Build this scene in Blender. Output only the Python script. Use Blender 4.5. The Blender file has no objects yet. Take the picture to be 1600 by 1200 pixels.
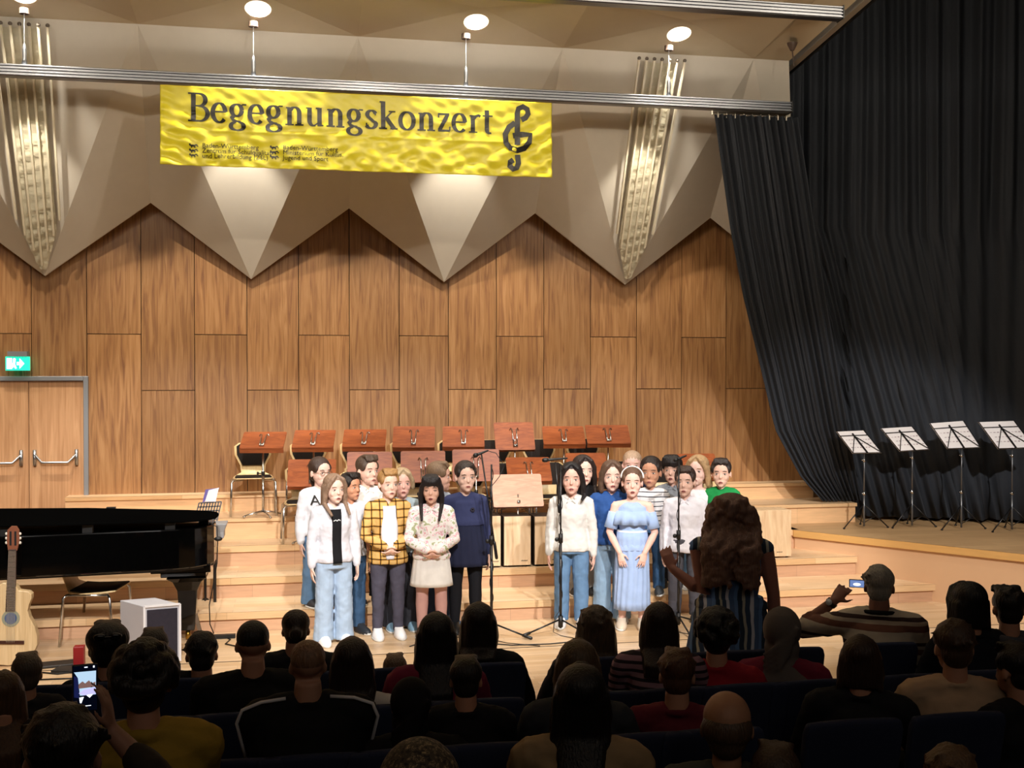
import bpy, math, random
from mathutils import Vector, Matrix
from math import sin, cos, pi, radians, sqrt, atan2, tan
random.seed(7)
S = bpy.context.scene
COL = S.collection
# ------------------------------------------------------------------ camera
FPX, HZ, CH, YAW = 1750.0, 578.0, 2.36, radians(11)
PIT = math.atan((600 - HZ) / FPX)
cam = bpy.data.cameras.new('camera'); co = bpy.data.objects.new('camera', cam); COL.objects.link(co)
cam.sensor_fit = 'HORIZONTAL'; cam.sensor_width = 36; cam.lens = 36 * FPX / 1600
cam.clip_start = .1; cam.clip_end = 100
co.location = (0, 0, CH); co.rotation_euler = (pi / 2 - PIT, 0, -YAW)
S.camera = co
_F = Vector((sin(YAW) * cos(PIT), cos(YAW) * cos(PIT), -sin(PIT)))
_R = Vector((cos(YAW), -sin(YAW), 0)); _U = _R.cross(_F)
def ray(x, y): return _F + _R * ((x - 800) / FPX) + _U * ((600 - y) / FPX)
def atz(x, y, z):
    d = ray(x, y); return Vector((0, 0, CH)) + d * ((z - CH) / d.z)
def aty(x, y, Y):
    d = ray(x, y); return Vector((0, 0, CH)) + d * (Y / d.y)
# ------------------------------------------------------------------ colour, world, exposure
S.view_settings.view_transform = 'Standard'; S.view_settings.look = 'None'
S.view_settings.gamma = 1; S.view_settings.use_curve_mapping = False
S.view_settings.exposure = 0.2
W = bpy.data.worlds.new('hall_dark'); S.world = W; W.use_nodes = True
W.node_tree.nodes['Background'].inputs[0].default_value = (.75, .85, 1, 1)
W.node_tree.nodes['Background'].inputs[1].default_value = .03
# ------------------------------------------------------------------ lights
def lamp(kind, loc, tgt, power, col=(1, 1, 1), **k):
    l = bpy.data.lights.new(kind.lower() + '_light', kind); l.energy = power; l.color = col
    for a, b in k.items(): setattr(l, a, b)
    o = bpy.data.objects.new(k.get('nm', 'stage_' + kind.lower() + '_light'), l) if 0 else bpy.data.objects.new('stage_' + kind.lower() + '_light', l)
    COL.objects.link(o); o.location = loc
    o.rotation_euler = (Vector(tgt) - Vector(loc)).to_track_quat('-Z', 'Y').to_euler()
    return o
COOL = (1, .955, .915); WARM = (1, .86, .68)
for x, p in ((-3.4, 800), (-1.1, 2050), (1.3, 2050), (3.7, 2000), (6.1, 1900)):     # profile spots washing the stage
    lamp('SPOT', (x * .8 + .4, 2.6, 5.7), (x, 10.55, .85), p, COOL, spot_size=radians(30), spot_blend=.45, shadow_soft_size=.09)
for x, p, s in ((-3.4, 90, 70), (1.0, 170, 100), (5.2, 90, 70)): lamp('SPOT', (x, 6.9, 5.75), (x * .9 + .4, 12.8, 3.9), p, WARM, spot_size=radians(s), spot_blend=.8, shadow_soft_size=.04)   # wash on the folded wall
lamp('AREA', (1.5, 7.4, 6.1), (1.5, 11.6, 3.6), 230, WARM, shape='RECTANGLE', size=9, size_y=1.2)  # unseen soft panel added as general fill for folded wall and ceiling
lamp('AREA', (1.5, -1.5, 6.2), (1.5, 5, 0), 40, (1, .85, .7), shape='RECTANGLE', size=8, size_y=2)  # unseen rear fill added to lift the dark audience
# ------------------------------------------------------------------ mesh helpers
V = Vector
def lin(h):
    if isinstance(h, str):
        h = h.lstrip('#'); h = [int(h[i:i + 2], 16) / 255 for i in (0, 2, 4)]
    return tuple(c / 12.92 if c <= .04045 else ((c + .055) / 1.055) ** 2.4 for c in h) + (1,)
class MB:
    def __init__(s): s.v = []; s.f = []; s.m = []; s.cur = 0
    def add(s, vs, fs):
        b = len(s.v); s.v += [V(p) for p in vs]; s.f += [tuple(b + i for i in f) for f in fs]; s.m += [s.cur] * len(fs)
    def loft(s, rings, closed=True, n=None):
        n = len(rings[0]); vs = [p for r in rings for p in r]; fs = []
        for i in range(len(rings) - 1):
            for j in range(n):
                k = (j + 1) % n
                fs.append((i * n + j, i * n + k, (i + 1) * n + k, (i + 1) * n + j))
        if closed: fs += [tuple(range(n - 1, -1, -1)), tuple(range((len(rings) - 1) * n, len(rings) * n))]
        s.add(vs, fs)
    def tube(s, pts, r, n=8, rnd=False, flat=1.0, side=None):
        pts = [V(p) for p in pts]
        if not hasattr(r, '__len__'): r = [r] * len(pts)
        r = list(r)
        if rnd:
            a = (pts[0] - pts[1]).normalized(); b = (pts[-1] - pts[-2]).normalized()
            pts = [pts[0] + a * r[0] * .75] + pts + [pts[-1] + b * r[-1] * .75]; r = [r[0] * .6] + r + [r[-1] * .6]
        rings = []; u = None
        for i, p in enumerate(pts):
            t = (pts[min(i + 1, len(pts) - 1)] - pts[max(i - 1, 0)]).normalized()
            if u is None:
                u = V(side) if side is not None else (V((0, 0, 1)) if abs(t.z) < .9 else V((1, 0, 0)))
            u = (u - t * u.dot(t))
            u = u.normalized() if u.length > 1e-6 else V((1, 0, 0))
            w = t.cross(u)
            rings.append([p + (u * cos(2 * pi * k / n) + w * (flat * sin(2 * pi * k / n))) * r[i] for k in range(n)])
        s.loft(rings)
    def ell(s, c, r, M=None, n=14, m=8):
        c = V(c); vs = []; fs = []
        for i in range(1, m):
            a = pi * i / m
            for j in range(n):
                b = 2 * pi * j / n
                vs.append(V((r[0] * sin(a) * cos(b), r[1] * sin(a) * sin(b), r[2] * cos(a))))
        vs += [V((0, 0, r[2])), V((0, 0, -r[2]))]
        if M is not None: vs = [M @ p for p in vs]
        vs = [p + c for p in vs]
        for i in range(m - 2):
            for j in range(n):
                k = (j + 1) % n
                fs.append((i * n + j, (i + 1) * n + j, (i + 1) * n + k, i * n + k))
        T = (m - 1) * n
        for j in range(n):
            k = (j + 1) % n
            fs.append((T, j, k)); fs.append((T + 1, (m - 2) * n + k, (m - 2) * n + j))
        s.add(vs, fs)
    def box(s, c, d, M=None):
        c = V(c); vs = []
        for x in (-.5, .5):
            for y in (-.5, .5):
                for z in (-.5, .5):
                    p = V((x * d[0], y * d[1], z * d[2])); p = M @ p if M is not None else p; vs.append(p + c)
        s.add(vs, [(0, 1, 3, 2), (4, 6, 7, 5), (0, 4, 5, 1), (2, 3, 7, 6), (0, 2, 6, 4), (1, 5, 7, 3)])
    def b2(s, a, b): s.box([(a[i] + b[i]) / 2 for i in range(3)], [abs(b[i] - a[i]) for i in range(3)])
    def bar(s, a, b, w, h, up=(0, 0, 1)):
        a, b = V(a), V(b); t = (b - a).normalized(); u = V(up); u = (u - t * u.dot(t)).normalized(); q = t.cross(u)
        s.loft([[p + q * x * w / 2 + u * y * h / 2 for x, y in ((-1, -1), (1, -1), (1, 1), (-1, 1))] for p in (a, b)])
    def prism(s, poly, z0, z1):
        n = len(poly)
        ar = sum(poly[i][0] * poly[(i + 1) % n][1] - poly[(i + 1) % n][0] * poly[i][1] for i in range(n))
        if ar < 0: poly = poly[::-1]
        s.loft([[V((p[0], p[1], z)) for p in poly] for z in (z0, z1)])
    def xf(s, M): s.v = [M @ p for p in s.v]; return s
    def build(s, name, mat, parent=None, smooth=False, bevel=0, mods=None):
        me = bpy.data.meshes.new(name); me.from_pydata(s.v, [], s.f)
        for q in (mat if isinstance(mat, (list, tuple)) else [mat]): me.materials.append(q)
        if any(s.m): me.polygons.foreach_set('material_index', s.m)
        if smooth: me.polygons.foreach_set('use_smooth', [True] * len(me.polygons))
        me.update()
        o = bpy.data.objects.new(name, me); COL.objects.link(o)
        if parent is not None: o.parent = parent
        if bevel:
            b = o.modifiers.new('bevel', 'BEVEL'); b.width = bevel; b.segments = 2; b.limit_method = 'ANGLE'; b.angle_limit = .6
        return o
def tag(o, label=None, cat=None, group=None, kind=None):
    if label: o['label'] = label
    if cat: o['category'] = cat
    if group: o['group'] = group
    if kind: o['kind'] = kind
    return o
def empty(name, loc, rz=0, label=None, cat=None, group=None):
    o = bpy.data.objects.new(name, None); COL.objects.link(o); o.location = loc; o.rotation_euler = (0, 0, rz)
    o.empty_display_size = .1
    return tag(o, label, cat, group)
def copy_tree(o, parent=None):
    c = o.copy(); COL.objects.link(c)
    if parent is not None: c.parent = parent
    for ch in list(o.children): copy_tree(ch, c)
    return c
def struct(o): o['kind'] = 'structure'; return o
def remesh(o, vox, sm=2, disp=0, dscale=.12):
    r = o.modifiers.new('remesh', 'REMESH'); r.mode = 'VOXEL'; r.voxel_size = vox; r.use_smooth_shade = True
    if sm:
        q = o.modifiers.new('smooth', 'SMOOTH'); q.iterations = sm; q.factor = .5
    if disp:
        key = 'folds%d' % int(dscale * 1000)
        t = bpy.data.textures.get(key) or bpy.data.textures.new(key, 'CLOUDS'); t.noise_scale = dscale
        d = o.modifiers.new('folds', 'DISPLACE'); d.texture = t; d.strength = disp; d.mid_level = .5; d.texture_coords = 'LOCAL'
    return o
# ------------------------------------------------------------------ materials
MC = {}
def nt(name):
    m = bpy.data.materials.new(name); m.use_nodes = True; n = m.node_tree; return m, n, n.nodes['Principled BSDF']
def N(n, t, **k):
    o = n.nodes.new(t)
    for a, b in k.items():
        if a.startswith('i_'): o.inputs[a[2:].replace('_', ' ')].default_value = b
        else: setattr(o, a, b)
    return o
def ramp(n, stops):
    r = n.nodes.new('ShaderNodeValToRGB'); e = r.color_ramp.elements
    while len(e) < len(stops): e.new(.5)
    for i, (p, c) in enumerate(stops): e[i].position = p; e[i].color = lin(c)
    return r
def coords(n, scale=(1, 1, 1), kind='Object'):
    t = n.nodes.new('ShaderNodeTexCoord'); m = n.nodes.new('ShaderNodeMapping'); m.inputs['Scale'].default_value = scale
    n.links.new(t.outputs[kind], m.inputs[0]); return m.outputs[0]
def bump(n, b, src, strength=.3, dist=.01):
    u = n.nodes.new('ShaderNodeBump'); u.inputs['Strength'].default_value = strength; u.inputs['Distance'].default_value = dist
    n.links.new(src, u.inputs['Height']); n.links.new(u.outputs[0], b.inputs['Normal'])
def P(name, c, rough=.6, metal=0, spec=.5, var=0, nb=0, ns=40, sc=(1, 1, 1), emit=None, es=1):
    key = (name, str(c), rough, metal, var, nb, ns, sc)
    if key in MC: return MC[key]
    m, n, b = nt(name)
    b.inputs['Base Color'].default_value = lin(c); b.inputs['Roughness'].default_value = rough
    b.inputs['Metallic'].default_value = metal; b.inputs['Specular IOR Level'].default_value = spec
    if var or nb:
        v = coords(n, sc); t = N(n, 'ShaderNodeTexNoise', i_Scale=float(ns), i_Detail=4.0); n.links.new(v, t.inputs['Vector'])
        if var:
            mx = n.nodes.new('ShaderNodeMix'); mx.data_type = 'RGBA'; L = lin(c)
            mx.inputs[6].default_value = tuple(x * (1 - var) for x in L[:3]) + (1,)
            mx.inputs[7].default_value = tuple(min(1, x * (1 + var)) for x in L[:3]) + (1,)
            n.links.new(t.outputs['Fac'], mx.inputs[0]); n.links.new(mx.outputs[2], b.inputs['Base Color'])
        if nb: bump(n, b, t.outputs['Fac'], nb, .01)
    if emit:
        b.inputs['Emission Color'].default_value = lin(emit); b.inputs['Emission Strength'].default_value = es
    MC[key] = m; return m
def cloth(c, rough=.85, var=.12, nb=.35, ns=14): return P('cloth', c, rough, 0, .2, var, nb, ns)
def wood(name, stops, sc=(3, 3, .35), ns=6, rough=.4, nb=.05, tint=None):
    m, n, b = nt(name)
    v = coords(n, sc)
    if tint:
        a = N(n, 'ShaderNodeAttribute', attribute_name='tint')
        ad = N(n, 'ShaderNodeVectorMath', operation='ADD'); ms = N(n, 'ShaderNodeVectorMath', operation='SCALE'); ms.inputs['Scale'].default_value = 9
        n.links.new(a.outputs['Color'], ms.inputs[0]); n.links.new(v, ad.inputs[0]); n.links.new(ms.outputs[0], ad.inputs[1]); v = ad.outputs[0]
    t = N(n, 'ShaderNodeTexNoise', i_Scale=float(ns), i_Detail=6.0, i_Distortion=1.2); n.links.new(v, t.inputs['Vector'])
    r = ramp(n, stops); n.links.new(t.outputs['Fac'], r.inputs[0]); out = r.outputs[0]
    if tint:
        mr = N(n, 'ShaderNodeMapRange'); mr.inputs['To Min'].default_value = 1 - tint; mr.inputs['To Max'].default_value = 1 + tint
        n.links.new(a.outputs['Fac'], mr.inputs['Value'])
        sc2 = N(n, 'ShaderNodeVectorMath', operation='SCALE'); n.links.new(out, sc2.inputs[0]); n.links.new(mr.outputs[0], sc2.inputs['Scale']); out = sc2.outputs[0]
    n.links.new(out, b.inputs['Base Color']); b.inputs['Roughness'].default_value = rough
    bump(n, b, t.outputs['Fac'], nb, .01)
    return m
def planks(name, c1, c2, bw=1.3, rh=.09, rough=.35, axis='XY', off=.5):
    m, n, b = nt(name)
    tc = n.nodes.new('ShaderNodeTexCoord'); src = tc.outputs['Object']
    if axis == 'XZ':
        sx = n.nodes.new('ShaderNodeSeparateXYZ'); cx = n.nodes.new('ShaderNodeCombineXYZ'); n.links.new(src, sx.inputs[0])
        n.links.new(sx.outputs[0], cx.inputs[0]); n.links.new(sx.outputs[2], cx.inputs[1]); src = cx.outputs[0]
    k = N(n, 'ShaderNodeTexBrick', i_Scale=1.0); k.inputs['Brick Width'].default_value = bw; k.inputs['Row Height'].default_value = rh
    k.inputs['Mortar Size'].default_value = .0008; k.inputs['Color1'].default_value = lin(c1); k.inputs['Color2'].default_value = lin(c2)
    k.inputs['Mortar'].default_value = lin([x * .6 for x in [int(c1[i:i + 2], 16) / 255 for i in (0, 2, 4)]]); k.offset = off
    n.links.new(src, k.inputs['Vector'])
    mp = n.nodes.new('ShaderNodeMapping'); mp.inputs['Scale'].default_value = (1.5, 14, 14); n.links.new(tc.outputs['Object'], mp.inputs[0])
    t = N(n, 'ShaderNodeTexNoise', i_Scale=3.0, i_Detail=5.0); n.links.new(mp.outputs[0], t.inputs['Vector'])
    mr = N(n, 'ShaderNodeMapRange'); mr.inputs['To Min'].default_value = .8; mr.inputs['To Max'].default_value = 1.2; n.links.new(t.outputs['Fac'], mr.inputs['Value'])
    s2 = N(n, 'ShaderNodeVectorMath', operation='SCALE'); n.links.new(k.outputs['Color'], s2.inputs[0]); n.links.new(mr.outputs[0], s2.inputs['Scale'])
    n.links.new(s2.outputs[0], b.inputs['Base Color']); b.inputs['Roughness'].default_value = rough
    return m
def stripes(name, cols, axis, freq, dist=0, rough=.85, thr=None):
    """cols: list of (pos, hex) constant ramp repeated freq times per metre along an object axis"""
    m, n, b = nt(name); v = coords(n)
    if dist:
        t = N(n, 'ShaderNodeTexNoise', i_Scale=5.0); n.links.new(v, t.inputs['Vector'])
        a = N(n, 'ShaderNodeVectorMath', operation='SCALE'); a.inputs['Scale'].default_value = dist; n.links.new(t.outputs['Color'], a.inputs[0])
        ad = N(n, 'ShaderNodeVectorMath', operation='ADD'); n.links.new(v, ad.inputs[0]); n.links.new(a.outputs[0], ad.inputs[1]); v = ad.outputs[0]
    sx = n.nodes.new('ShaderNodeSeparateXYZ'); n.links.new(v, sx.inputs[0])
    def line(ax, cols):
        mu = N(n, 'ShaderNodeMath', operation='MULTIPLY'); mu.inputs[1].default_value = freq; n.links.new(sx.outputs['XYZ'.index(ax)], mu.inputs[0])
        fr = N(n, 'ShaderNodeMath', operation='FRACT'); n.links.new(mu.outputs[0], fr.inputs[0])
        r = ramp(n, cols); r.color_ramp.interpolation = 'CONSTANT'; n.links.new(fr.outputs[0], r.inputs[0]); return r.outputs[0]
    out = line(axis[0], cols)
    if len(axis) > 1:
        o2 = line(axis[1], [(0, 'ffffff'), (.72, 'e0c8a0'), (.80, '56504a'), (.92, 'e8d4b0')]); mx = n.nodes.new('ShaderNodeMix'); mx.data_type = 'RGBA'; mx.blend_type = 'MULTIPLY'; mx.inputs[0].default_value = 1
        n.links.new(out, mx.inputs[6]); n.links.new(o2, mx.inputs[7]); out = mx.outputs[2]
    n.links.new(out, b.inputs['Base Color']); b.inputs['Roughness'].default_value = rough; b.inputs['Specular IOR Level'].default_value = .2
    t = N(n, 'ShaderNodeTexNoise', i_Scale=14.0); n.links.new(coords(n), t.inputs['Vector']); bump(n, b, t.outputs['Fac'], .35, .01)
    return m
def blobs(name, base, cols, ns=22, rough=.8):
    m, n, b = nt(name); v = coords(n); t = N(n, 'ShaderNodeTexNoise', i_Scale=float(ns), i_Detail=1.0); n.links.new(v, t.inputs['Vector'])
    st = [(0, cols[0]), (.36, base), (.56, cols[1]), (.62, base), (.68, cols[2])]
    r = ramp(n, st); r.color_ramp.interpolation = 'CONSTANT'; n.links.new(t.outputs['Fac'], r.inputs[0])
    n.links.new(r.outputs[0], b.inputs['Base Color']); b.inputs['Roughness'].default_value = rough
    return m
def hairm(c):
    key = ('hair', c)
    if key in MC: return MC[key]
    m, n, b = nt('hair'); v = coords(n, (1, 1, .12)); t = N(n, 'ShaderNodeTexNoise', i_Scale=130.0, i_Detail=3.0); n.links.new(v, t.inputs['Vector'])
    L = lin(c); mx = n.nodes.new('ShaderNodeMix'); mx.data_type = 'RGBA'
    mx.inputs[6].default_value = tuple(x * .45 for x in L[:3]) + (1,); mx.inputs[7].default_value = tuple(min(1, x * 1.55) for x in L[:3]) + (1,)
    n.links.new(t.outputs['Fac'], mx.inputs[0]); n.links.new(mx.outputs[2], b.inputs['Base Color'])
    b.inputs['Roughness'].default_value = .5; b.inputs['Specular IOR Level'].default_value = .4; bump(n, b, t.outputs['Fac'], .8, .008)
    MC[key] = m; return m
CHROME = P('chrome', 'd0d0d0', .18, 1); STEEL = P('brushed_steel', 'a9acb0', .35, 1)
BLACKM = P('black_metal', '101012', .35, .0); LACQ = P('black_lacquer', '040404', .06, 0, .6)
BLACK = P('black_plastic', '0c0c0d', .5); WHITEP = P('white_paper', 'f4efee', .7)
CREAM = wood('beech_plywood', [(.3, 'd9b67c'), (.7, 'ecd2a0')], (4, 4, .6), 5)
GREYPAD = cloth('2c2623', .9, .1, .2, 60)
SKIN = {}
def skin(c):
    if c not in SKIN:
        q = [int(c[i:i + 2], 16) / 255 for i in (0, 2, 4)]
        if q[0] > .84: q = [x + (1 - x) * .13 for x in q]
        SKIN[c] = P('skin', q, .55, 0, .35, .06, .05, 30); SKIN[c].node_tree.nodes['Principled BSDF'].inputs['Subsurface Weight'].default_value = .0
    return SKIN[c]
# ================================================================== THE HALL
YW, YB, YT, YV = 12.85, 12.62, 12.76, 11.3                 # wood wall, lower fold edge, upper fold edge
Z1, Z2, Z3, Z4, Z5 = .18, .375, .585, .81, 1.0
Y1, Y2, Y3, Y4, Y5 = 10.34, 10.98, 11.6, 12.03, 12.6
FLOORM = planks('stage_parquet', 'dcbf9c', 'cdaa80', .9, .07, .3)
struct(MB().__class__ and (lambda m: (m.b2((-9, -3, -.1), (10, YW, 0)), m.build('floor', FLOORM))[1])(MB()))
# wood panelled back wall
WALLW = wood('walnut_veneer', [(.28, '704a2e'), (.5, '92683f'), (.72, 'a57c52')], (5, 5, .3), 5, .42, .04, tint=.13)
def tinted(name, mat, boxes, parent=None):
    m = MB(); t = []
    for a, b in boxes: m.b2(a, b); t.append(random.random())
    o = m.build(name, mat, parent); at = o.data.color_attributes.new('tint', 'FLOAT_COLOR', 'POINT')
    for i, q in enumerate(t):
        for k in range(8): at.data[i * 8 + k].color = (q, q, q, 1)
    return o
xs = [aty(136, 600, YW).x + .566 * i for i in range(-12, 17)]
bx = []
DX0, DX1, DZ = aty(-75, 600, YW).x, aty(131, 600, YW).x, aty(60, 595, YW).z
for i in range(len(xs) - 1):
    x0, x1 = xs[i] + .004, xs[i + 1] - .004
    zj = aty(180, 522, YW).z if i % 2 == 0 else aty(270, 610, YW).z
    zb = 0 if x1 < DX0 or x0 > DX1 - .02 else DZ + .04
    if zj - .004 > zb: bx.append(((x0, YW, zb), (x1, YW + .05, zj - .004)))
    bx.append(((x0, YW, max(zj + .004, zb)), (x1, YW + .05, 4.7)))
struct(tinted('wall_back', WALLW, bx))
m = MB(); m.b2((-9, YW + .045, DZ + .04), (7.2, YW + .12, 5.2)); m.b2((-9, YW + .045, 0), (DX0 - .02, YW + .12, DZ + .04)); m.b2((DX1 + .02, YW + .045, 0), (7.2, YW + .12, DZ + .04))
m.b2((6.9, YW - .02, 0), (10, YW + .12, 7.4))
struct(m.build('wall_behind', P('dark_backing', '2a1a10', .8)))
# folded acoustic wall
PANEL = P('painted_panel', 'c6c0b4', .75, 0, .3, .04, .05, 9)
dT = 2.112; XT = aty(70, 430, YT).x; XP = aty(235, 317, YB).x; ZT = aty(397, 436, YT).z; ZP = aty(548, 325, YB).z
ZV = aty(560, 57, YV).z; XEND = aty(1233, 100, YV).x
def Vp(i): return V((XVV + dVV * i, YV, ZV))
def Pp(i): return V((XP + dPP * i, YB, ZP))
dTT = (aty(977, 444, YT).x - XT) / 3; dPP = (aty(1110, 340, YB).x - XP) / 3; XVV = aty(215, 35, YV).x; dVV = (aty(1178, 90, YV).x - XVV) / 3
def Tp(i): return V((XT + dTT * (i), YT, ZT))
m = MB()
for i in range(-3, 4):
    # T_i lies left of P_i ; A facet between V_{i-1}, V_i above T_i
    a, b, t, p0, p1 = Vp(i - 1), Vp(i), Tp(i), Pp(i - 1), Pp(i)
    m.add([a, t, b], [(0, 1, 2)]); m.add([b, t, p1], [(0, 1, 2)]); m.add([a, p0, t], [(0, 1, 2)])
    for q0, q1 in ((p0, t), (t, p1)):
        m.add([q0, q1, q1 + V((0, .03, 0)), q0 + V((0, .03, 0))], [(0, 1, 2, 3)])
        m.add([q0 + V((0, .03, 0)), q1 + V((0, .03, 0)), q1 + V((0, YW - q1.y - .002, .35)), q0 + V((0, YW - q0.y - .002, .35))], [(0, 1, 2, 3)])
# last bay, cut at the end of the ceiling
i = 4; a, b, t, p0 = Vp(3), Vp(4), Tp(4), Pp(3)
fr = (XEND - a.x) / dT
c = a.lerp(b, fr); 
m.add([a, p0, t, t + V((.0, 0, 0))], [(0, 1, 2)])
k = (XEND - a.x) / (t.x - a.x); 
m.add([a, t, c], [(0, 1, 2)])
struct(m.build('wall_folded', PANEL))
# ceiling of shallow folded pyramids
CEIL = P('ceiling_panel', 'bdb096', .8, 0, .3, .04, .05, 6)
SL = .12; DC = 1.13
def Cz(Y, e=0): return ZV + (YV - Y) * SL + e
holes = [aty(20, 0, YV), aty(395, 15, YV), aty(737, 37, YV), aty(1058, 58, YV)]
m = MB()
for r in range(0, 12):
    for i in range(-4, 5):
        x0 = XVV + dVV * i; x1 = x0 + dVV
        y0 = YV - DC * r; y1 = y0 - DC
        if x0 > XEND - .1: continue
        cutx = min(x1, XEND) if r > 0 or i >= 3 else x1
        q = V(((x0 + x1) / 2 + .1, (y0 + y1) / 2, Cz((y0 + y1) / 2, .11)))
        cs = [V((x0, y0, Cz(y0))), V((x1, y0, Cz(y0))), V((x1, y1, Cz(y1))), V((x0, y1, Cz(y1)))]
        if x1 > XEND + .05:
            cs[1].x = cs[2].x = XEND; q.x = min(q.x, XEND - .25)
        if r == 0 and i < 3:      # cell holding a recessed lamp: leave a round opening in the wall-side facet
            cc = V((q.x - .01, y0 - .34, Cz(y0 - .34) + .09)); R_ = .125
            n_ = 20
            nrm = (cs[1] - cs[0]).cross(q - cs[0]).normalized()
            ring = []
            for k in range(n_):
                X_ = cc.x + R_ * cos(2 * pi * k / n_); Y_ = cc.y + R_ * 1.0 * sin(2 * pi * k / n_)
                Z_ = cs[0].z - (nrm.x * (X_ - cs[0].x) + nrm.y * (Y_ - cs[0].y)) / nrm.z
                ring.append(V((X_, Y_, Z_)))
            tri = [cs[0], q, cs[1]]
            cen = sum(ring, V()) / n_
            out = []
            for k in range(n_):
                d = ring[k] - cen; best = None
                for e in range(3):
                    A, B = tri[e], tri[(e + 1) % 3]; ex, ey = B.x - A.x, B.y - A.y
                    den = d.x * ey - d.y * ex
                    if abs(den) < 1e-9: continue
                    tt = ((A.x - cen.x) * ey - (A.y - cen.y) * ex) / den; uu = ((A.x - cen.x) * d.y - (A.y - cen.y) * d.x) / den
                    if tt > 0 and -1e-6 <= uu <= 1 + 1e-6 and (best is None or tt < best[0]): best = (tt, A.lerp(B, uu))
                out.append(best[1])
            b0 = len(m.v)
            vs = ring + out
            fs = [(k, (k + 1) % n_, n_ + (k + 1) % n_, n_ + k) for k in range(n_)]
            m.add(vs, fs)
            # corner slivers
            for C_ in tri:
                j = min(range(n_), key=lambda k: (out[k] - C_).length)
                for j2 in ((j + 1) % n_, (j - 1) % n_):
                    m.add([out[j], C_, out[j2]], [(0, 1, 2)])
            Lz = cc.z
            # recessed lamp: white shaft with glowing lamp
            lab = {-2: 'recessed round ceiling lamp cut by the left frame edge above the slatted strip', -1: 'recessed round ceiling lamp above the left part of the yellow banner', 0: 'recessed round ceiling lamp above the middle of the yellow banner', 1: 'recessed round ceiling lamp', 2: 'recessed round ceiling lamp above the right slatted strip'}
            DLI = ['recessed round white ceiling lamp farthest left, partly cut by the frame top', 'recessed round white ceiling lamp over the letters at the left half of the banner', 'recessed round white ceiling lamp over the right half of the banner', 'recessed round white ceiling lamp nearest the black curtain, above the right slatted strip']
            li = i + 1
            e = empty('ceiling_lamp', (cen.x, cen.y, cen.z), 0, DLI[li] if 0 <= li < 4 else 'recessed round white ceiling lamp beyond the left frame edge, number %s outwards' % ('one', 'two', 'three')[max(0, -li - 1)], 'lamp', 'recessed lamps in the folded ceiling')
            s_ = MB(); top = [p - cen + V((0, 0, .16)) for p in ring]; low = [p - cen for p in ring]
            s_.loft([low, top], False); s_.add(top, [tuple(range(n_))]); s_.build('lamp_shaft', P('lamp_white', 'f2efe8', .5), e)
            s_ = MB(); s_.tube([(0, 0, .15), (0, 0, .13), (0, 0, .1)], [.05, .06, .055], 16); s_.build('lamp_bulb', P('lamp_glow', 'ffffff', .4, emit='fff4e0', es=9), e)
            l = lamp('SPOT', (cen.x, cen.y, cen.z + .06), (cen.x, cen.y + .9, 0), 230, (1, .92, .80), spot_size=radians(79), spot_blend=.22, shadow_soft_size=.03)
            m.add([cs[1], q, cs[2]], [(0, 1, 2)]); m.add([cs[2], q, cs[3]], [(0, 1, 2)]); m.add([cs[3], q, cs[0]], [(0, 1, 2)])
        else:
            for k in range(4): m.add([cs[k], q, cs[(k + 1) % 4]], [(0, 1, 2)])
struct(m.build('ceiling', CEIL))
m = MB(); m.b2((XEND, -3, 7.35), (10, YW + .1, 7.45)); m.b2((-9, -3, 7.35), (XEND, 12, 7.45)); struct(m.build('ceiling_upper', P('dark_ceiling', '14120f', .9)))
m = MB(); m.b2((-9.1, -3, 0), (-9, YW, 7.4)); struct(m.build('wall_left', P('hall_wall', '6e5a46', .8)))
m = MB(); m.b2((10, -3, 0), (10.1, YW, 7.4)); struct(m.build('wall_right', P('hall_wall_dark', '2a2420', .8)))
m = MB(); m.b2((-9, -3.1, 0), (10, -3, 7.4)); struct(m.build('wall_rear', P('hall_wall_dark', '2a2420', .8)))
# stepped stage risers
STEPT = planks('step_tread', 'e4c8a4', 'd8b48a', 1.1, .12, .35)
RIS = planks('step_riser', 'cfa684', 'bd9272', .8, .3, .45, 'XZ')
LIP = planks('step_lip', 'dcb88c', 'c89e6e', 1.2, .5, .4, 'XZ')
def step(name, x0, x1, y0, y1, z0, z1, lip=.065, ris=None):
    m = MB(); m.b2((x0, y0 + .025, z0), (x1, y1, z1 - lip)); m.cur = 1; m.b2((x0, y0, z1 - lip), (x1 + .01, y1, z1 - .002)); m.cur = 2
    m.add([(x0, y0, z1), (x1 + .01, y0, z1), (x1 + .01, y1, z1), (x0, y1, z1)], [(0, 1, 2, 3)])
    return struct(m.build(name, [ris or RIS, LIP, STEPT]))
XR = aty(1338, 800, Y4).x
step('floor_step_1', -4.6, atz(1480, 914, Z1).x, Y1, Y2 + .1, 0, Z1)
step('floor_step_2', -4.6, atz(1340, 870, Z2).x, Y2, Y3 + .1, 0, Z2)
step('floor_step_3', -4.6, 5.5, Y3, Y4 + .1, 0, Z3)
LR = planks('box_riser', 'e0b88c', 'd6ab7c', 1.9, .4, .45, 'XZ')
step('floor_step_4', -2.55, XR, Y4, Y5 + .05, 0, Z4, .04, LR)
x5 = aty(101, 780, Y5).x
step('floor_step_5', x5, XR - .25, Y5, YW - .001, 0, Z5, .04, LR)
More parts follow.
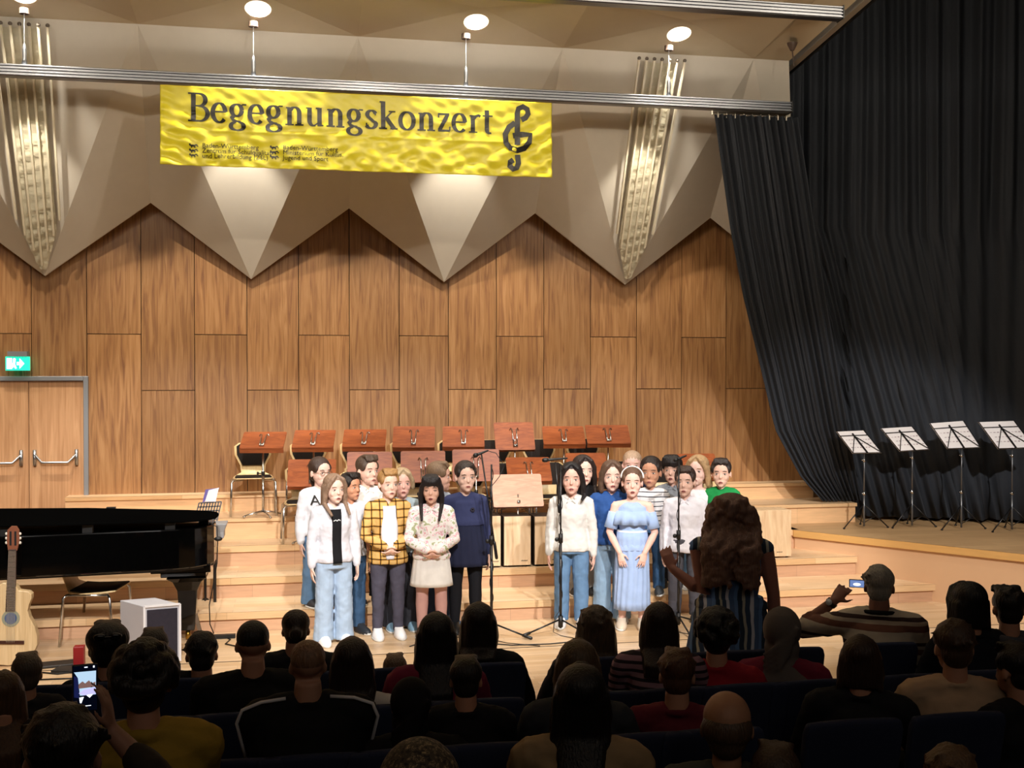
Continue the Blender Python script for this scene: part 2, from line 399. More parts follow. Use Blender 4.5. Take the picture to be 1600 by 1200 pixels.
# side platform
A = atz(1240, 828, Z3); B = atz(1600, 866, Z3); d = (B - A).normalized(); B2 = A + d * 4.2
poly = [(A.x, A.y), (B2.x, B2.y), (9.9, B2.y), (9.9, YW - .05), (A.x, YW - .05)]
m = MB(); nn = V((-d.y, d.x, 0)) * -1
if nn.y > 0: nn = -nn
ins = [(A.x - nn.x * .03 + .0, A.y - nn.y * .03), (B2.x - nn.x * .03, B2.y - nn.y * .03), (9.9, B2.y), (9.9, YW - .05), (A.x, YW - .05)]
m.prism(ins, 0, Z3 - .075); m.cur = 1; m.prism(poly, Z3 - .075, Z3 - .002); m.cur = 2; m.add([(x, y, Z3) for x, y in poly], [tuple(range(5))])
struct(m.build('floor_platform', [P('platform_face', 'd8b08a', .5, 0, .4, .05, .0, 3), P('platform_lip', 'd6a766', .4, 0, .4, .1, 0, 5, (1, 1, 8)), planks('platform_top', 'c9a578', 'b8946a', 1.4, .12, .4)]))
m = MB(); c = atz(1440, 900, 0); 
# seam strip on the stage floor
m.b2((-7, atz(800, 1013, 0).y, .0005), (7, atz(800, 1013, 0).y + .012, .002)); struct(m.build('trim_1', P('floor_seam', '3a2a1c', .6)))
# door
DOORM = wood('beech_door', [(.3, 'a87a52'), (.7, 'c79a70')], (5, 5, .25), 5, .45, .03)
e = empty('door_1', ((DX0 + DX1) / 2, YW, 0)); e['kind'] = 'structure'
m = MB(); fw = .05
x0, x1 = DX0 - e.location.x, DX1 - e.location.x
m.b2((x0 - fw, -.04, 0), (x0, .06, DZ + fw)); m.b2((x1, -.04, 0), (x1 + fw, .06, DZ + fw)); m.b2((x0, -.04, DZ), (x1, .06, DZ + fw))
m.build('door_frame', P('grey_steel', '8e9094', .4, .4), e, bevel=.006)
xm = aty(45, 650, YW).x - e.location.x
for a, b in ((x0 + .004, xm - .003), (xm + .003, x1 - .004)):
    m = MB(); m.b2((a, .0, .01), (b, .045, DZ - .004)); lf = m.build('door_leaf', DOORM, e)
    m = MB(); zb = aty(80, 722, YW).z; q0, q1 = a + .06, b - .07; za = zb + .085
    m.tube([(q0, -.03, za), (q0 + .08, -.07, zb), (q1 - .08, -.07, zb), (q1, -.03, za)], .014, 8, True)
    for q in (q0, q1): m.b2((q - .015, -.045, za - .12), (q + .015, 0, za + .05))
    m.build('push_bar', STEEL, lf, True)
# exit sign
p = aty(27, 568, YW - .12)
e = empty('exit_sign', p, 0, 'green lit emergency exit sign above the double door', 'sign')
w, h = aty(46, 568, YW - .12).x - aty(9, 568, YW - .12).x, .15
m = MB(); m.b2((-w / 2 + .02, .0, .06), (w / 2 - .02, .12, .13)); m.build('sign_bracket', P('grey_steel', '8e9094', .4, .4), e)
m = MB(); m.b2((-w / 2, .0, -h / 2), (w / 2, .05, h / 2)); m.build('sign_panel', P('sign_green', '14a080', .4, emit='22d8ac', es=1.3), e)
m = MB(); y = -.003
def quad(m, x0, z0, x1, z1, y): m.add([(x0, y, z0), (x1, y, z0), (x1, y, z1), (x0, y, z1)], [(0, 1, 2, 3)])
quad(m, -w * .44, -h * .38, -w * .22, h * .38, y)
m.add([(w * .1, y, h * .36), (w * .1, y, -h * .36), (w * .3, y, 0)], [(0, 1, 2)]); quad(m, -w * .02, -h * .1, w * .12, h * .1, y)
m.ell((-w * .12, y, h * .28), (.014, .002, .014)); m.tube([(-w * .12, y, h * .18), (-w * .15, y, -h * .05), (-w * .05, y, -h * .35)], [.012, .012, .008], 6); m.tube([(-w * .15, y, -h * .05), (-w * .22, y, -h * .3)], .008, 6)
m.build('sign_pictogram', P('sign_white', 'ffffff', .4, emit='e8fff6', es=3), e)
# ---- beams with cable hangers
BY = 11.12
def beam(y0z, x0, x1, Y, label, grp, hang):
    e = empty('lighting_beam', ((x0 + x1) / 2, Y, y0z), 0, label, 'beam', grp); L = (x1 - x0)
    m = MB(); m.b2((-L / 2, -.05, -.055), (L / 2, .05, .055))
    for k in range(4): m.b2((-L / 2, -.066, -.05 + k * .028), (L / 2, -.05, -.036 + k * .028))
    m.build('beam_rail', P('aluminium', '85888e', .32, .9), e, bevel=.003)
    m = MB(); m.b2((-L / 2 - .01, -.07, -.06), (-L / 2, .06, .06)); m.b2((L / 2, -.07, -.06), (L / 2 + .01, .06, .06)); m.build('end_cap', BLACK, e)
    for hx in hang:
        zt = Cz(Y) - y0z - .02; hx -= (x0 + x1) / 2
        m = MB(); m.tube([(hx, 0, .05), (hx, 0, zt)], .006, 6); c = m.build('hanger_cable', STEEL, e)
        m = MB(); m.tube([(hx, 0, .06), (hx, 0, .12), (hx, 0, .2), (hx, 0, .26)], [.03, .018, .022, .008], 8); m.build('turnbuckle', STEEL, c, True)
        m = MB(); m.tube([(hx, 0, zt - .02), (hx, 0, zt + .03)], .045, 12); m.build('ceiling_rosette', P('rosette', '4a3a30', .6), c)
    return e
bz = aty(860, 151, BY).z
hx = [aty(x, 60, BY).x for x in (38, 396, 728, 1045)]
beam(bz, -4.2, aty(1233, 172, BY).x, BY, 'long aluminium beam carrying the yellow banner, spanning left frame edge to the black curtain', 'aluminium lighting beams', hx)
Yb2 = 9.35; q = aty(1312, 22, Yb2)
beam(q.z, -2, q.x, Yb2, 'dark aluminium beam at the top frame edge ending against the curtain rail', 'aluminium lighting beams', [aty(1120, 0, Yb2).x])
for i in range(-1, 4):     # unseen spots added behind the beam to brighten folds and wood wall
    q = Tp(i); lamp('SPOT', (q.x - (.15 if i % 2 else -.1), BY + .13, bz - .06), (q.x, YW, 2.75), 110 if i in (0, 3) else 190, (1, .90, .76), spot_size=radians(60), spot_blend=.55, shadow_soft_size=.02)
# curtain rail along ceiling edge
a, b = aty(1228, 118, 11.8), V((XEND + .12, 5.0, 0)); a.x = XEND + .1; b.z = a.z + (a.y - b.y) * SL
e = empty('curtain_rail', a, 0, 'pale grey curtain rail running along the ceiling edge beside the black side curtain', 'rail')
m = MB(); m.bar((0, 0, 0), b - a, .07, .09); m.build('rail_profile', P('pale_metal', 'b0a898', .4, .3), e)
m = MB(); m.bar((.06, 0, -.03), b - a + V((.06, 0, -.03)), .02, .05); m.tube([(0, 0, -.05), (-.03, .02, -.08), (0, .04, -.11)], .012, 6); m.build('rail_track', BLACK, e)
p = aty(1252, 47, 10.9)
m = MB(); m.tube([(0, 0, .12), (0, 0, .1), (0, 0, .04)], [.055, .05, .02], 12, False); m.tube([(0, 0, .05), (.01, 0, -.03), (.02, 0, -.12)], .007, 6)
o = tag(m.build('ceiling_hook', P('rosette', '4a3a30', .6)), 'small dark ceiling hook hanging beside the curtain rail', 'hook'); o.location = (p.x - .1, p.y, Cz(p.y) - .1)
# ---- slatted strips
SLAT = P('slat_cream', 'cfc6ae', .5); FAB = P('grille_fabric', 'bdb69f', .6, 0, .4, .12, .6, 9, (1, 1, 3))
for i, lab in ((0, 'tall strip of cream slats and wrinkled cloth at the left frame edge'), (3, 'tall strip of cream slats and wrinkled cloth right of the yellow banner')):
    a, b, t = Vp(i - 1), Vp(i), Tp(i); mid = (a + b) / 2; dn = t - mid; nrm = V((1, 0, 0)).cross(dn).normalized()
    if nrm.y > 0: nrm = -nrm
    e = empty('slatted_cover', t, 0, lab, 'wall panel', 'slatted strips on the folded wall')
    for k in range(7):
        o_ = (k - 3) * .083; tt = 1 - abs(o_) * .85 / 1.05 - .02
        p0 = mid + V((o_, 0, 0)) + nrm * .10 + dn * .012; p1 = mid + dn * tt * .96 + V((o_ * .85, 0, 0)) + nrm * .07
        m = MB(); m.bar(p0 - t, p1 - t, .02, .03, nrm); sl = m.build('slat', SLAT, e)
        m = MB(); m.ell(p0 - t + V((0, 0, 0)), (.02, .02, .02)); m.build('slat_cap', P('cap_grey', '5a5148', .4), sl, True)
    m = MB(); W_ = []
    for r in range(60):
        f_ = r / 59 * .93 + .03; hw = min(.17, (1 - f_) * 1.05 * .8)
        row = []
        for c in range(9):
            o_ = (c / 8 - .5) * 2 * hw; row.append(mid + dn * f_ + V((o_, 0, 0)) + nrm * (.055 + .008 * sin(r * 1.9 + c * .6) + .006 * sin(r * 4.1 - c)) - t)
        W_.append(row)
    vs = [p for r in W_ for p in r]; m.add(vs, [(r * 9 + c, r * 9 + c + 1, (r + 1) * 9 + c + 1, (r + 1) * 9 + c) for r in range(59) for c in range(8)])
    m.build('fabric_panel', FAB, e, True)
# ---- curtains
CURT = P('black_velvet', '2a2e35', .8, 0, .35, .1, .15, 25)
def sheet(name, fn, nu, nv, mat, thick=.012, parent=None):
    m = MB(); vs = [fn(i / nu, j / nv) for j in range(nv + 1) for i in range(nu + 1)]
    m.add(vs, [(j * (nu + 1) + i, j * (nu + 1) + i + 1, (j + 1) * (nu + 1) + i + 1, (j + 1) * (nu + 1) + i) for j in range(nv) for i in range(nu)])
    o = m.build(name, mat, parent, True); s = o.modifiers.new('solid', 'SOLIDIFY'); s.thickness = thick; return o
rj = [random.uniform(-1, 1) for _ in range(400)]
def folds(u, n, amp):
    x = u * n; k = int(x); ph = x - k
    return amp * (sin(2 * pi * x + .7 * rj[k % 400]) * (1 + .35 * rj[(k * 7) % 400]) + .35 * sin(2 * pi * x * 2.3 + 1 + rj[(k + 3) % 400] * .5))
hemp = [V((5.45, 12.66, 0)), V((6.68, 12.18, 0)), V((8.2, 11.55, 0)), V((9.8, 10.9, 0))]
def along(u):
    L = [(hemp[i + 1] - hemp[i]).length for i in range(3)]; s = u * sum(L)
    for i in range(3):
        if s <= L[i] or i == 2: return hemp[i].lerp(hemp[i + 1], s / L[i]), (hemp[i + 1] - hemp[i]).normalized()
        s -= L[i]
XRr = XR + .05
def side(u, v):
    u0 = .215 * max(0, 1 - v / .5); u = u0 + (1 - u0) * u; p, t = along(u); nrm = V((t.y, -t.x, 0)); nrm = -nrm if nrm.y > 0 else nrm
    zb = Z3 + .04 if p.x > XRr else Z4 + .02
    z = zb + (7.3 - zb) * v
    amp = .04 + .02 * (1 - v); q = p + nrm * (folds(u, 17, amp * 1.35) + .04 * sin(v * 3 + u * 40)) + t * (.05 * sin(v * 2.5 + u * 17) * (1 - v))
    return V((q.x, q.y, z))
o = sheet('stage_curtain', side, 560, 14, CURT); tag(o, 'wide black stage curtain hanging in folds behind the four black music stands', 'curtain', 'black curtains')
eb = [(1115, 182), (1127, 262), (1140, 350), (1160, 450), (1187, 560), (1210, 660), (1250, 740), (1285, 783)]
def back(u, v):
    v = 1 - v; y = 182 + 600 * v
    for k in range(7):
        if eb[k][1] <= y <= eb[k + 1][1] + 1e-3 or k == 6: f_ = (y - eb[k][1]) / (eb[k + 1][1] - eb[k][1]); xl = eb[k][0] + (eb[k + 1][0] - eb[k][0]) * f_; break
    Yc = 11.22 + .98 * v ** 1.5
    L = aty(xl, y, Yc); R_ = aty(1244 + 98 * v, y, Yc)
    zt = aty(1175, 183, 11.22).z; z = zt + (Z4 + .015 - zt) * v
    X = L.x + (R_.x - L.x) * u
    return V((X, Yc + folds(u * .999, 11, .045) * (1 - .45 * v) - .05, z))
e = empty('stage_curtain', aty(1115, 182, 11.22), 0, 'narrow black curtain hanging from the long beam, its edge swept diagonally across wood', 'curtain', 'black curtains')
o = sheet('curtain_cloth', lambda u, v: back(u, v) - e.location, 240, 40, CURT, .012, e)
m = MB(); zt = aty(1175, 183, 11.22).z; xa, xb = aty(1113, 180, 11.22).x, aty(1233, 184, 11.22).x
m.b2((xa, 11.2, zt + .01), (xb, 11.24, zt + .05)); 
for k in range(9):
    x = xa + .05 + k * (xb - xa - .1) / 8; m.tube([(x, 11.18, zt - .03), (x, 11.18, zt + .03)], .008, 5)
m.xf(Matrix.Translation(-e.location)); m.build('curtain_track', P('pale_metal', 'b0a898', .4, .3), e)
# ================================================================== BANNER
BNY = BY - .075
BA, BBc = aty(250, 133, BNY), aty(862, 160, BNY); zt = (BA.z + BBc.z) / 2; zb = (aty(253, 259, BNY).z + aty(862, 277, BNY).z) / 2
BW, BH = BBc.x - BA.x, zt - zb
def wav(x, z):
    u, v = x / BW, 1 + z / BH     # z negative downwards
    e = math.exp(-u * 9); e2 = math.exp(-(1 - u) * 9)
    a = .006 * sin(x * 9 + z * 16) + .005 * sin(x * 21 - z * 27 + 2 * sin(x * 3)) + .0035 * sin(x * 37 + z * 41 + 3 * sin(z * 7)) + .003 * sin(x * 5 - z * 60 + 2 * sin(x * 11))
    a += .012 * e * sin(z * 50 + u * 60) + .011 * e2 * sin((z * 38 - u * 90)) 
    fold = .006 * math.exp(-((v - .45) / .02) ** 2)
    return -(a * (1.25 - v) + fold) * .95 - .02 * (1 - v) ** 2
def onb(x, z, off=0): return V((x, wav(x, z) - off, z))
e = empty('concert_banner', (BA.x, BNY, zt), 0, 'long yellow cloth banner with black lettering hanging from the aluminium beam', 'banner')
YEL = P('yellow_cloth', 'd8cc2c', .42, 0, .5, .03, .05, 60)
nx, nz = 300, 70
sheet('banner_cloth', lambda u, v: onb(u * BW, -(1 - v) * BH), nx, nz, YEL, .003, e)
INK = P('black_ink', '1c1b18', .45)
def stroke(m, pts, wf, ox, oz, s, off=.006):
    pts = [V((p[0], p[1])) for p in pts]; dense = []
    for i in range(len(pts) - 1):
        n = max(1, int((pts[i + 1] - pts[i]).length / .08))
        dense += [pts[i].lerp(pts[i + 1], k / n) for k in range(n)]
    dense.append(pts[-1]); L, R_ = [], []
    for i, p in enumerate(dense):
        t = (dense[min(i + 1, len(dense) - 1)] - dense[max(i - 1, 0)]).normalized(); nn = V((-t.y, t.x)); w = wf(t) / 2
        L.append(p + nn * w); R_.append(p - nn * w)
    vs = [onb(ox + p.x * s, oz + p.y * s, off) for p in L + R_]; n = len(L)
    m.add(vs, [(i, i + 1, n + i + 1, n + i) for i in range(n - 1)])
def arc(cx, cy, rx, ry, a0, a1, n=18): return [(cx + rx * cos(radians(a0 + (a1 - a0) * k / n)), cy + ry * sin(radians(a0 + (a1 - a0) * k / n))) for k in range(n + 1)]
nib = lambda t: .055 + .105 * abs(t.y) ** 1.3
thin = lambda t: .05
st = lambda x, y0, y1: ([(x, y0), (x, y1)], nib)
sf = lambda x0, x1, y: ([(x0, y), (x1, y)], thin)
G = {
 'B': (.78, [st(.2, 0, 1), sf(.02, .4, .025), sf(.02, .4, .975), (([(.2, .975), (.38, .975)] + arc(.38, .76, .23, .215, 90, -90)), nib), (([(.2, .545), (.4, .545)] + arc(.4, .285, .28, .26, 90, -90) + [(.2, .025)]), nib)]),
 'e': (.6, [(([(.1, .37), (.5, .37)] + arc(.3, .36, .2, .3, 0, 60)[1:] + arc(.3, .34, .225, .33, 60, 318)), nib)]),
 'g': (.66, [(arc(.29, .45, .175, .205, 0, 360, 26), nib), ([(.42, .6), (.5, .655), (.62, .655)], thin), ([(.2, .27), (.13, .18), (.17, .1), (.3, .06), (.42, .05)], nib), (arc(.31, -.11, .22, .145, 80, -260, 26), nib)]),
 'n': (.72, [st(.19, 0, .64), sf(.04, .34, .025), sf(.07, .19, .62), (([(.19, .5)] + arc(.37, .44, .16, .2, 130, 0) + [(.53, 0)]), nib), sf(.39, .68, .025)]),
 'u': (.72, [(([(.17, .66), (.17, .2)] + arc(.32, .2, .15, .18, 180, 290)), nib), st(.52, .66, 0), sf(.04, .17, .64), sf(.39, .52, .64), sf(.52, .66, .03), ([(.36, .03), (.52, .16)], thin)]),
 's': (.5, [((arc(.26, .49, .15, .155, 20, 180) + [(.14, .42), (.35, .25)] + arc(.25, .17, .17, .155, 20, -160)), nib), ([(.4, .64), (.4, .48)], thin), ([(.085, .2), (.085, .03)], thin)]),
 'k': (.72, [st(.18, 0, 1.0), sf(.03, .32, .025), sf(.05, .18, .98), ([(.18, .3), (.5, .64)], thin), sf(.38, .62, .645), ([(.3, .4), (.58, .02)], lambda t: .15), sf(.44, .7, .025)]),
 'o': (.66, [(arc(.32, .33, .24, .32, 0, 360, 28), nib)]),
 'z': (.56, [([(.09, .5), (.09, .63)], thin), ([(.07, .63), (.48, .63)], lambda t: .075), ([(.42, .62), (.12, .04)], lambda t: .14), ([(.07, .035), (.5, .035)], lambda t: .075), ([(.5, .03), (.5, .19)], thin)]),
 'r': (.52, [st(.19, 0, .64), sf(.04, .36, .025), sf(.07, .19, .62), (([(.19, .46), (.3, .6), (.4, .64), (.47, .6)]), lambda t: .1)]),
 't': (.44, [(([(.19, .84), (.19, .16)] + arc(.31, .15, .12, .14, 180, 290)), nib), sf(.03, .4, .63)]),
}
tw = sum(G[c][0] for c in 'Begegnungskonzert'); x0 = .053 * 0 + (aty(293, 180, BNY).x - BA.x); x1 = aty(771, 200, BNY).x - BA.x
sc = (x1 - x0) / tw; zbase = -(zt - aty(330, 191, BNY).z); m = MB(); x = x0; cl = 0
for k, ch in enumerate('Begegnungskonzert'):
    wd, sts = G[ch]; m = MB(); cl += 1
    for pts, wf in sts: stroke(m, pts, wf, x, zbase, sc, .007)
    m.build('banner_letter', INK, e); x += wd * sc
def bpx(x, y): q = aty(x, y, BNY); return (q.x - BA.x, q.z - zt)
def c5(x, y): return bpx(560 + x / 5, 120 + y / 5)
m = MB(); w = .055; wf = lambda t: w
stroke(m, [c5(1240, 535), c5(1240, 290), c5(1250, 250), c5(1285, 235), c5(1318, 255), c5(1325, 290), c5(1305, 322), c5(1272, 338)], wf, 0, 0, 1, .008)
stroke(m, [c5(1222, 362), c5(1175, 395), c5(1146, 450), c5(1152, 515), c5(1185, 558), c5(1240, 577), c5(1295, 560), c5(1332, 515), c5(1342, 455), c5(1275, 452), c5(1205, 462)], wf, 0, 0, 1, .007)
stroke(m, [c5(1242, 610), c5(1246, 680), c5(1232, 715), c5(1205, 725), c5(1180, 700), c5(1183, 668), c5(1208, 652)], wf, 0, 0, 1, .007)
m.build('clef_emblem', INK, e)
def textmesh(s, size):
    c = bpy.data.curves.new('t', 'FONT'); c.body = s; c.size = size; c.resolution_u = 2; o = bpy.data.objects.new('t', c); COL.objects.link(o)
    dg = bpy.context.evaluated_depsgraph_get(); me = bpy.data.meshes.new_from_object(o.evaluated_get(dg)); COL.objects.unlink(o)
    vs = [v.co.copy() for v in me.vertices]; fs = [tuple(p.vertices) for p in me.polygons]; bpy.data.objects.remove(o); bpy.data.curves.remove(c); return vs, fs
for lx, ly, lines in ((316, 231, ('Baden-W\u00fcrttemberg', 'Zentrum f\u00fcr Schulqualit\u00e4t', 'und Lehrerbildung (ZSL)')), (442, 234, ('Baden-W\u00fcrttemberg', 'Ministerium f\u00fcr Kultus,', 'Jugend und Sport'))):
    m = MB()
    for k, s_ in enumerate(lines):
        vs, fs = textmesh(s_, .062); ox, oz = bpx(lx, ly + 8 * k); m.add([onb(ox + p.x, oz + p.y, .007) for p in vs], fs)
    m.build('small_print', INK, e)
    m = MB()
    for k in range(3):
        ox, oz = bpx(lx - 13, ly - 3 + 7.5 * k)
        for dx, dz, rx, rz in ((-.01, 0, .025, .009), (.022, .008, .014, .006), (-.035, .008, .008, .012), (.035, -.004, .008, .005), (.01, -.012, .006, .01), (-.02, -.012, .006, .01)):
            m.add([onb(ox + dx + rx * cos(2 * pi * q / 10), oz + dz + rz * sin(2 * pi * q / 10), .007) for q in range(10)], [tuple(range(10))])
    m.build('lion_emblem', INK, e)
# ================================================================== FURNITURE AND INSTRUMENTS
DESK = wood('reddish_plywood', [(.3, '82401f'), (.7, 'a4582c')], (2, 2, 14), 3, .5, .02)
def tilted(a): return Matrix.Rotation(a, 3, 'X')
def orch_chair(loc, rz, label, group):
    e = empty('orchestra_chair', loc, rz, label, 'chair', group); s = .9
    def shell(f0, f1, w0, w1, n=10):      # thin bent sheet in local coords, front = -y
        return None
    prof = [(-.22, .425), (-.1, .415), (.05, .41), (.16, .42), (.21, .46), (.235, .54), (.25, .66), (.255, .76), (.25, .80)]
    wid = [.17, .2, .205, .19, .12, .13, .185, .19, .14]
    def strip(ix, inset, dy, name, mat, par=e, th=.012):
        m = MB(); rings = []
        for k in ix:
            y, z = prof[k]; w = wid[k] - inset
            y0, z0 = prof[max(k - 1, 0)]; y1, z1 = prof[min(k + 1, 8)]; t = V((0, y1 - y0, z1 - z0)).normalized(); nn = V((0, -t.z, t.y))
            c = V((0, y, z)) + nn * dy
            rings.append([c + V((-w, 0, 0)) - nn * th / 2, c + V((w, 0, 0)) - nn * th / 2, c + V((w, 0, 0)) + nn * th / 2, c + V((-w, 0, 0)) + nn * th / 2])
        m.loft(rings); m.xf(Matrix.Diagonal((s * 1.17, s, s * 1.05, 1))); o = m.build(name, mat, par, True, .004); return o
    sh = strip(range(9), 0, 0, 'seat_shell', CREAM)
    strip(range(0, 4), .022, .012, 'seat_pad', GREYPAD); strip(range(5, 9), .024, .012, 'back_pad', GREYPAD)
    for sx in (-1, 1):
        for sy in (-1, 1):
            m = MB(); m.tube([(sx * .1, sy * .12, .405), (sx * .2, sy * .17, .40), (sx * .215, sy * .19, .38), (sx * .225, sy * .22, 0)], .0115, 7); m.xf(Matrix.Diagonal((s * 1.17, s, s * 1.05, 1))); m.build('leg', CHROME, e, True)
    m = MB(); m.tube([(-.2, -.17, .4), (-.2, .17, .4)], .011, 6); m.tube([(.2, -.17, .4), (.2, .17, .4)], .011, 6); m.xf(Matrix.Diagonal((s * 1.17, s, s * 1.05, 1))); m.build('seat_frame', CHROME, e, True)
    return e
def desk_stand(loc, rz, w, h, top, tilt, label, group, bracket=True, mat=None, shelf=True):
    """wooden music desk: local front (music side) = +y, back (seen) = -y"""
    e = empty('music_stand', loc, rz, label, 'music stand', group)
    M = tilted(-tilt)
    m = MB(); c = V((0, 0, top - h * cos(tilt) / 2))
    r = .02; pl = []
    for cx, cz, a0 in ((w / 2 - r, h / 2 - r, 0), (-w / 2 + r, h / 2 - r, 90), (-w / 2 + r, -h / 2 + r, 180), (w / 2 - r, -h / 2 + r, 270)):
        for k in range(4): a = radians(a0 + 30 * k); pl.append((cx + r * cos(a), cz + r * sin(a)))
    m.loft([[M @ V((x, yy, z)) + c for x, z in pl] for yy in (-.006, .006)]); d = m.build('desk', mat or DESK, e)
    if shelf:
        m = MB(); m.box(M @ V((0, .03, -h / 2 + .01)) + c, (w, .055, .01), M); m.build('desk_ledge', mat or DESK, e)
    m = MB()
    for sx in (-.027, .027) if bracket else ():
        m.tube([M @ V((sx * 1.9, -.010, h * .20)) + c, M @ V((sx * 1.5, -.022, h * .27)) + c, M @ V((sx * .9, -.026, h * .22)) + c, M @ V((sx * .7, -.026, -h * .42)) + c], .006, 6)
    m.box(M @ V((0, -.02, -h * .36)) + c, (.05, .02, .03) if bracket else (.03, .016, .03), M); m.build('desk_bracket', CHROME, e, True)
    m = MB(); m.tube([(0, -.03, .05), (0, -.03, top - h * .55)], [.012, .009], 8); m.tube([(0, -.03, .05), (0, -.03, top * .5)], .014, 8); m.build('pole', CHROME, e, True)
    m = MB(); m.tube([(0, -.03, top * .5), (0, -.03, top * .5 + .04)], .019, 8); m.tube([(0, -.03, top * .52), (-.045, -.03, top * .52)], .006, 6); m.ell((-.055, -.03, top * .52), (.012, .018, .018)); m.build('height_knob', BLACK, e, True)
    for k in range(4):
        a = radians(k * 90 + 30); m = MB(); m.tube([(0, -.03, .06), (cos(a) * .1, -.03 + sin(a) * .1, .045), (cos(a) * .21, -.03 + sin(a) * .2, .018)], [.012, .01, .008], 6); m.ell((cos(a) * .21, -.03 + sin(a) * .2, .012), (.016, .016, .012)); m.build('foot', CHROME, e, True)
    return e
def px2(x0, y0, x1, y1, Y): a, b = aty(x0, y0, Y), aty(x1, y1, Y); return a, b
UY = Y4 + .09
up = [(373, 677, 450, 699), (454, 674, 527, 698), (532, 673, 607, 697), (610, 668, 683, 698), (688, 668, 760, 697), (769, 661, 838, 702), (845, 668, 916, 693), (913, 666, 986, 692)]
ordn = ['leftmost', 'second from left', 'third from left', 'fourth from left', 'fifth from left', 'sixth from left', 'seventh from left', 'rightmost']
for k, (a, b, c, d) in enumerate(up):
    p, q = px2(a, b, c, d, UY); tw_ = (q.x - p.x) - .04; vis = p.z - q.z
    tl = math.acos(min(.98, vis / .33))
    desk_stand((p.x + tw_ / 2 + .02, UY, Z4), radians(-8 if k != 5 else 0), tw_ * .97, .33, p.z - Z4, tl, 'reddish wooden music stand in the upper riser row, ' + ordn[k] + (', set upright and highest' if k == 5 else ''), 'wooden stands of the upper riser row')
lw = [(447, 720, 527, 758), (540, 707, 615, 760), (624, 706, 698, 752), (705, 703, 782, 752), (790, 717, 862, 750), (884, 710, 950, 745), (1060, 711, 1122, 745)]
lords = ['leftmost, behind the girl in the lettered sweatshirt', 'behind the boy in the white polo shirt', 'third from left', 'behind the girl in the navy dress', 'just above the pale front stand', 'behind the black haired girl in white', 'half hidden behind the fair haired girl']
LY = Y3 + .1
for k, (a, b, c, d) in enumerate(lw):
    p, q = px2(a, b, c, d, LY); tw_ = (q.x - p.x) - .03; vis = p.z - q.z
    tl = math.acos(min(.98, vis / .34))
    desk_stand((p.x + tw_ / 2 + .015, LY, Z3), radians(-4), tw_, .34, p.z - Z3, tl, 'reddish wooden music stand, lower riser row, ' + lords[k], 'wooden stands of the lower riser row')
uc = [396, 482, 561, 640, 715, 778, 848, 918]
uo = ['leftmost and fully visible', 'second from left', 'third from left', 'fourth from left', 'fifth from left', 'behind the highest music stand', 'second from right', 'rightmost']
base = None
for k, x in enumerate(uc):
    X = aty(x, 760, Y4 + .3).x
    lab = 'beech chair with dark pads on the upper riser row, ' + uo[k]
    if base is None: base = orch_chair((X, Y4 + .29, Z4), 0, lab, 'chairs of the upper riser row'); c = base
    else: c = copy_tree(base); c.location = (X, Y4 + .29, Z4); c['label'] = lab
    c.rotation_euler.z = radians(random.uniform(-4, 4))
    c.rotation_euler.z = 0 if k else radians(3)
lc = [477, 568, 652, 738, 800, 862, 915, 985, 1045, 1110]
lo = ['leftmost, half behind the girl in the lettered sweatshirt', 'behind the boy in the polo shirt', 'behind the boy with the plaid shirt', 'behind the girl in the navy dress', 'above the pale cajons', 'beside the middle microphone stand', 'behind the black haired girl in white', 'behind the girl with the white headband', 'behind the girl in the striped shirt', 'behind the boy in the green hoodie']
for k, x in enumerate(lc):
    c = copy_tree(base); X = aty(x, 790, Y3 + .27).x; c.location = (X, Y3 + .225, Z3); c.rotation_euler.z = radians((3, -2, 2, 0, -3, 2, 0, 3, -2, 1)[k]); c['label'] = 'dark padded beech chair, lower riser row, ' + lo[k]; c['group'] = 'chairs of the lower riser row'
# front conductor style stand, strong stage light put into its pale wood colour
p = atz(812, 914, Z1); zt = aty(812, 744, p.y).z; w = aty(853, 770, p.y).x - aty(770, 770, p.y).x
pale = wood('pale_cherry', [(.3, 'c08a70'), (.7, 'd2a084')], (2, 2, 12), 3, .4, .02)
c = desk_stand((p.x, p.y + .12, Z1), 0, w * .95, .35, zt - Z1, radians(25), 'pale wooden music stand on a chrome base, standing alone between the two choir groups', 'free standing music stand', mat=pale, bracket=False)
m = MB()
for sx in (-w * .3, w * .3): m.tube([(sx, 0, zt - Z1 - .32), (sx, 0, zt - Z1 - .42)], .005, 5)
m.b2((-w * .45, -.01, zt - Z1 - .335), (w * .45, .06, zt - Z1 - .325)); m.build('lower_frame', BLACKM, c)
del c['group']
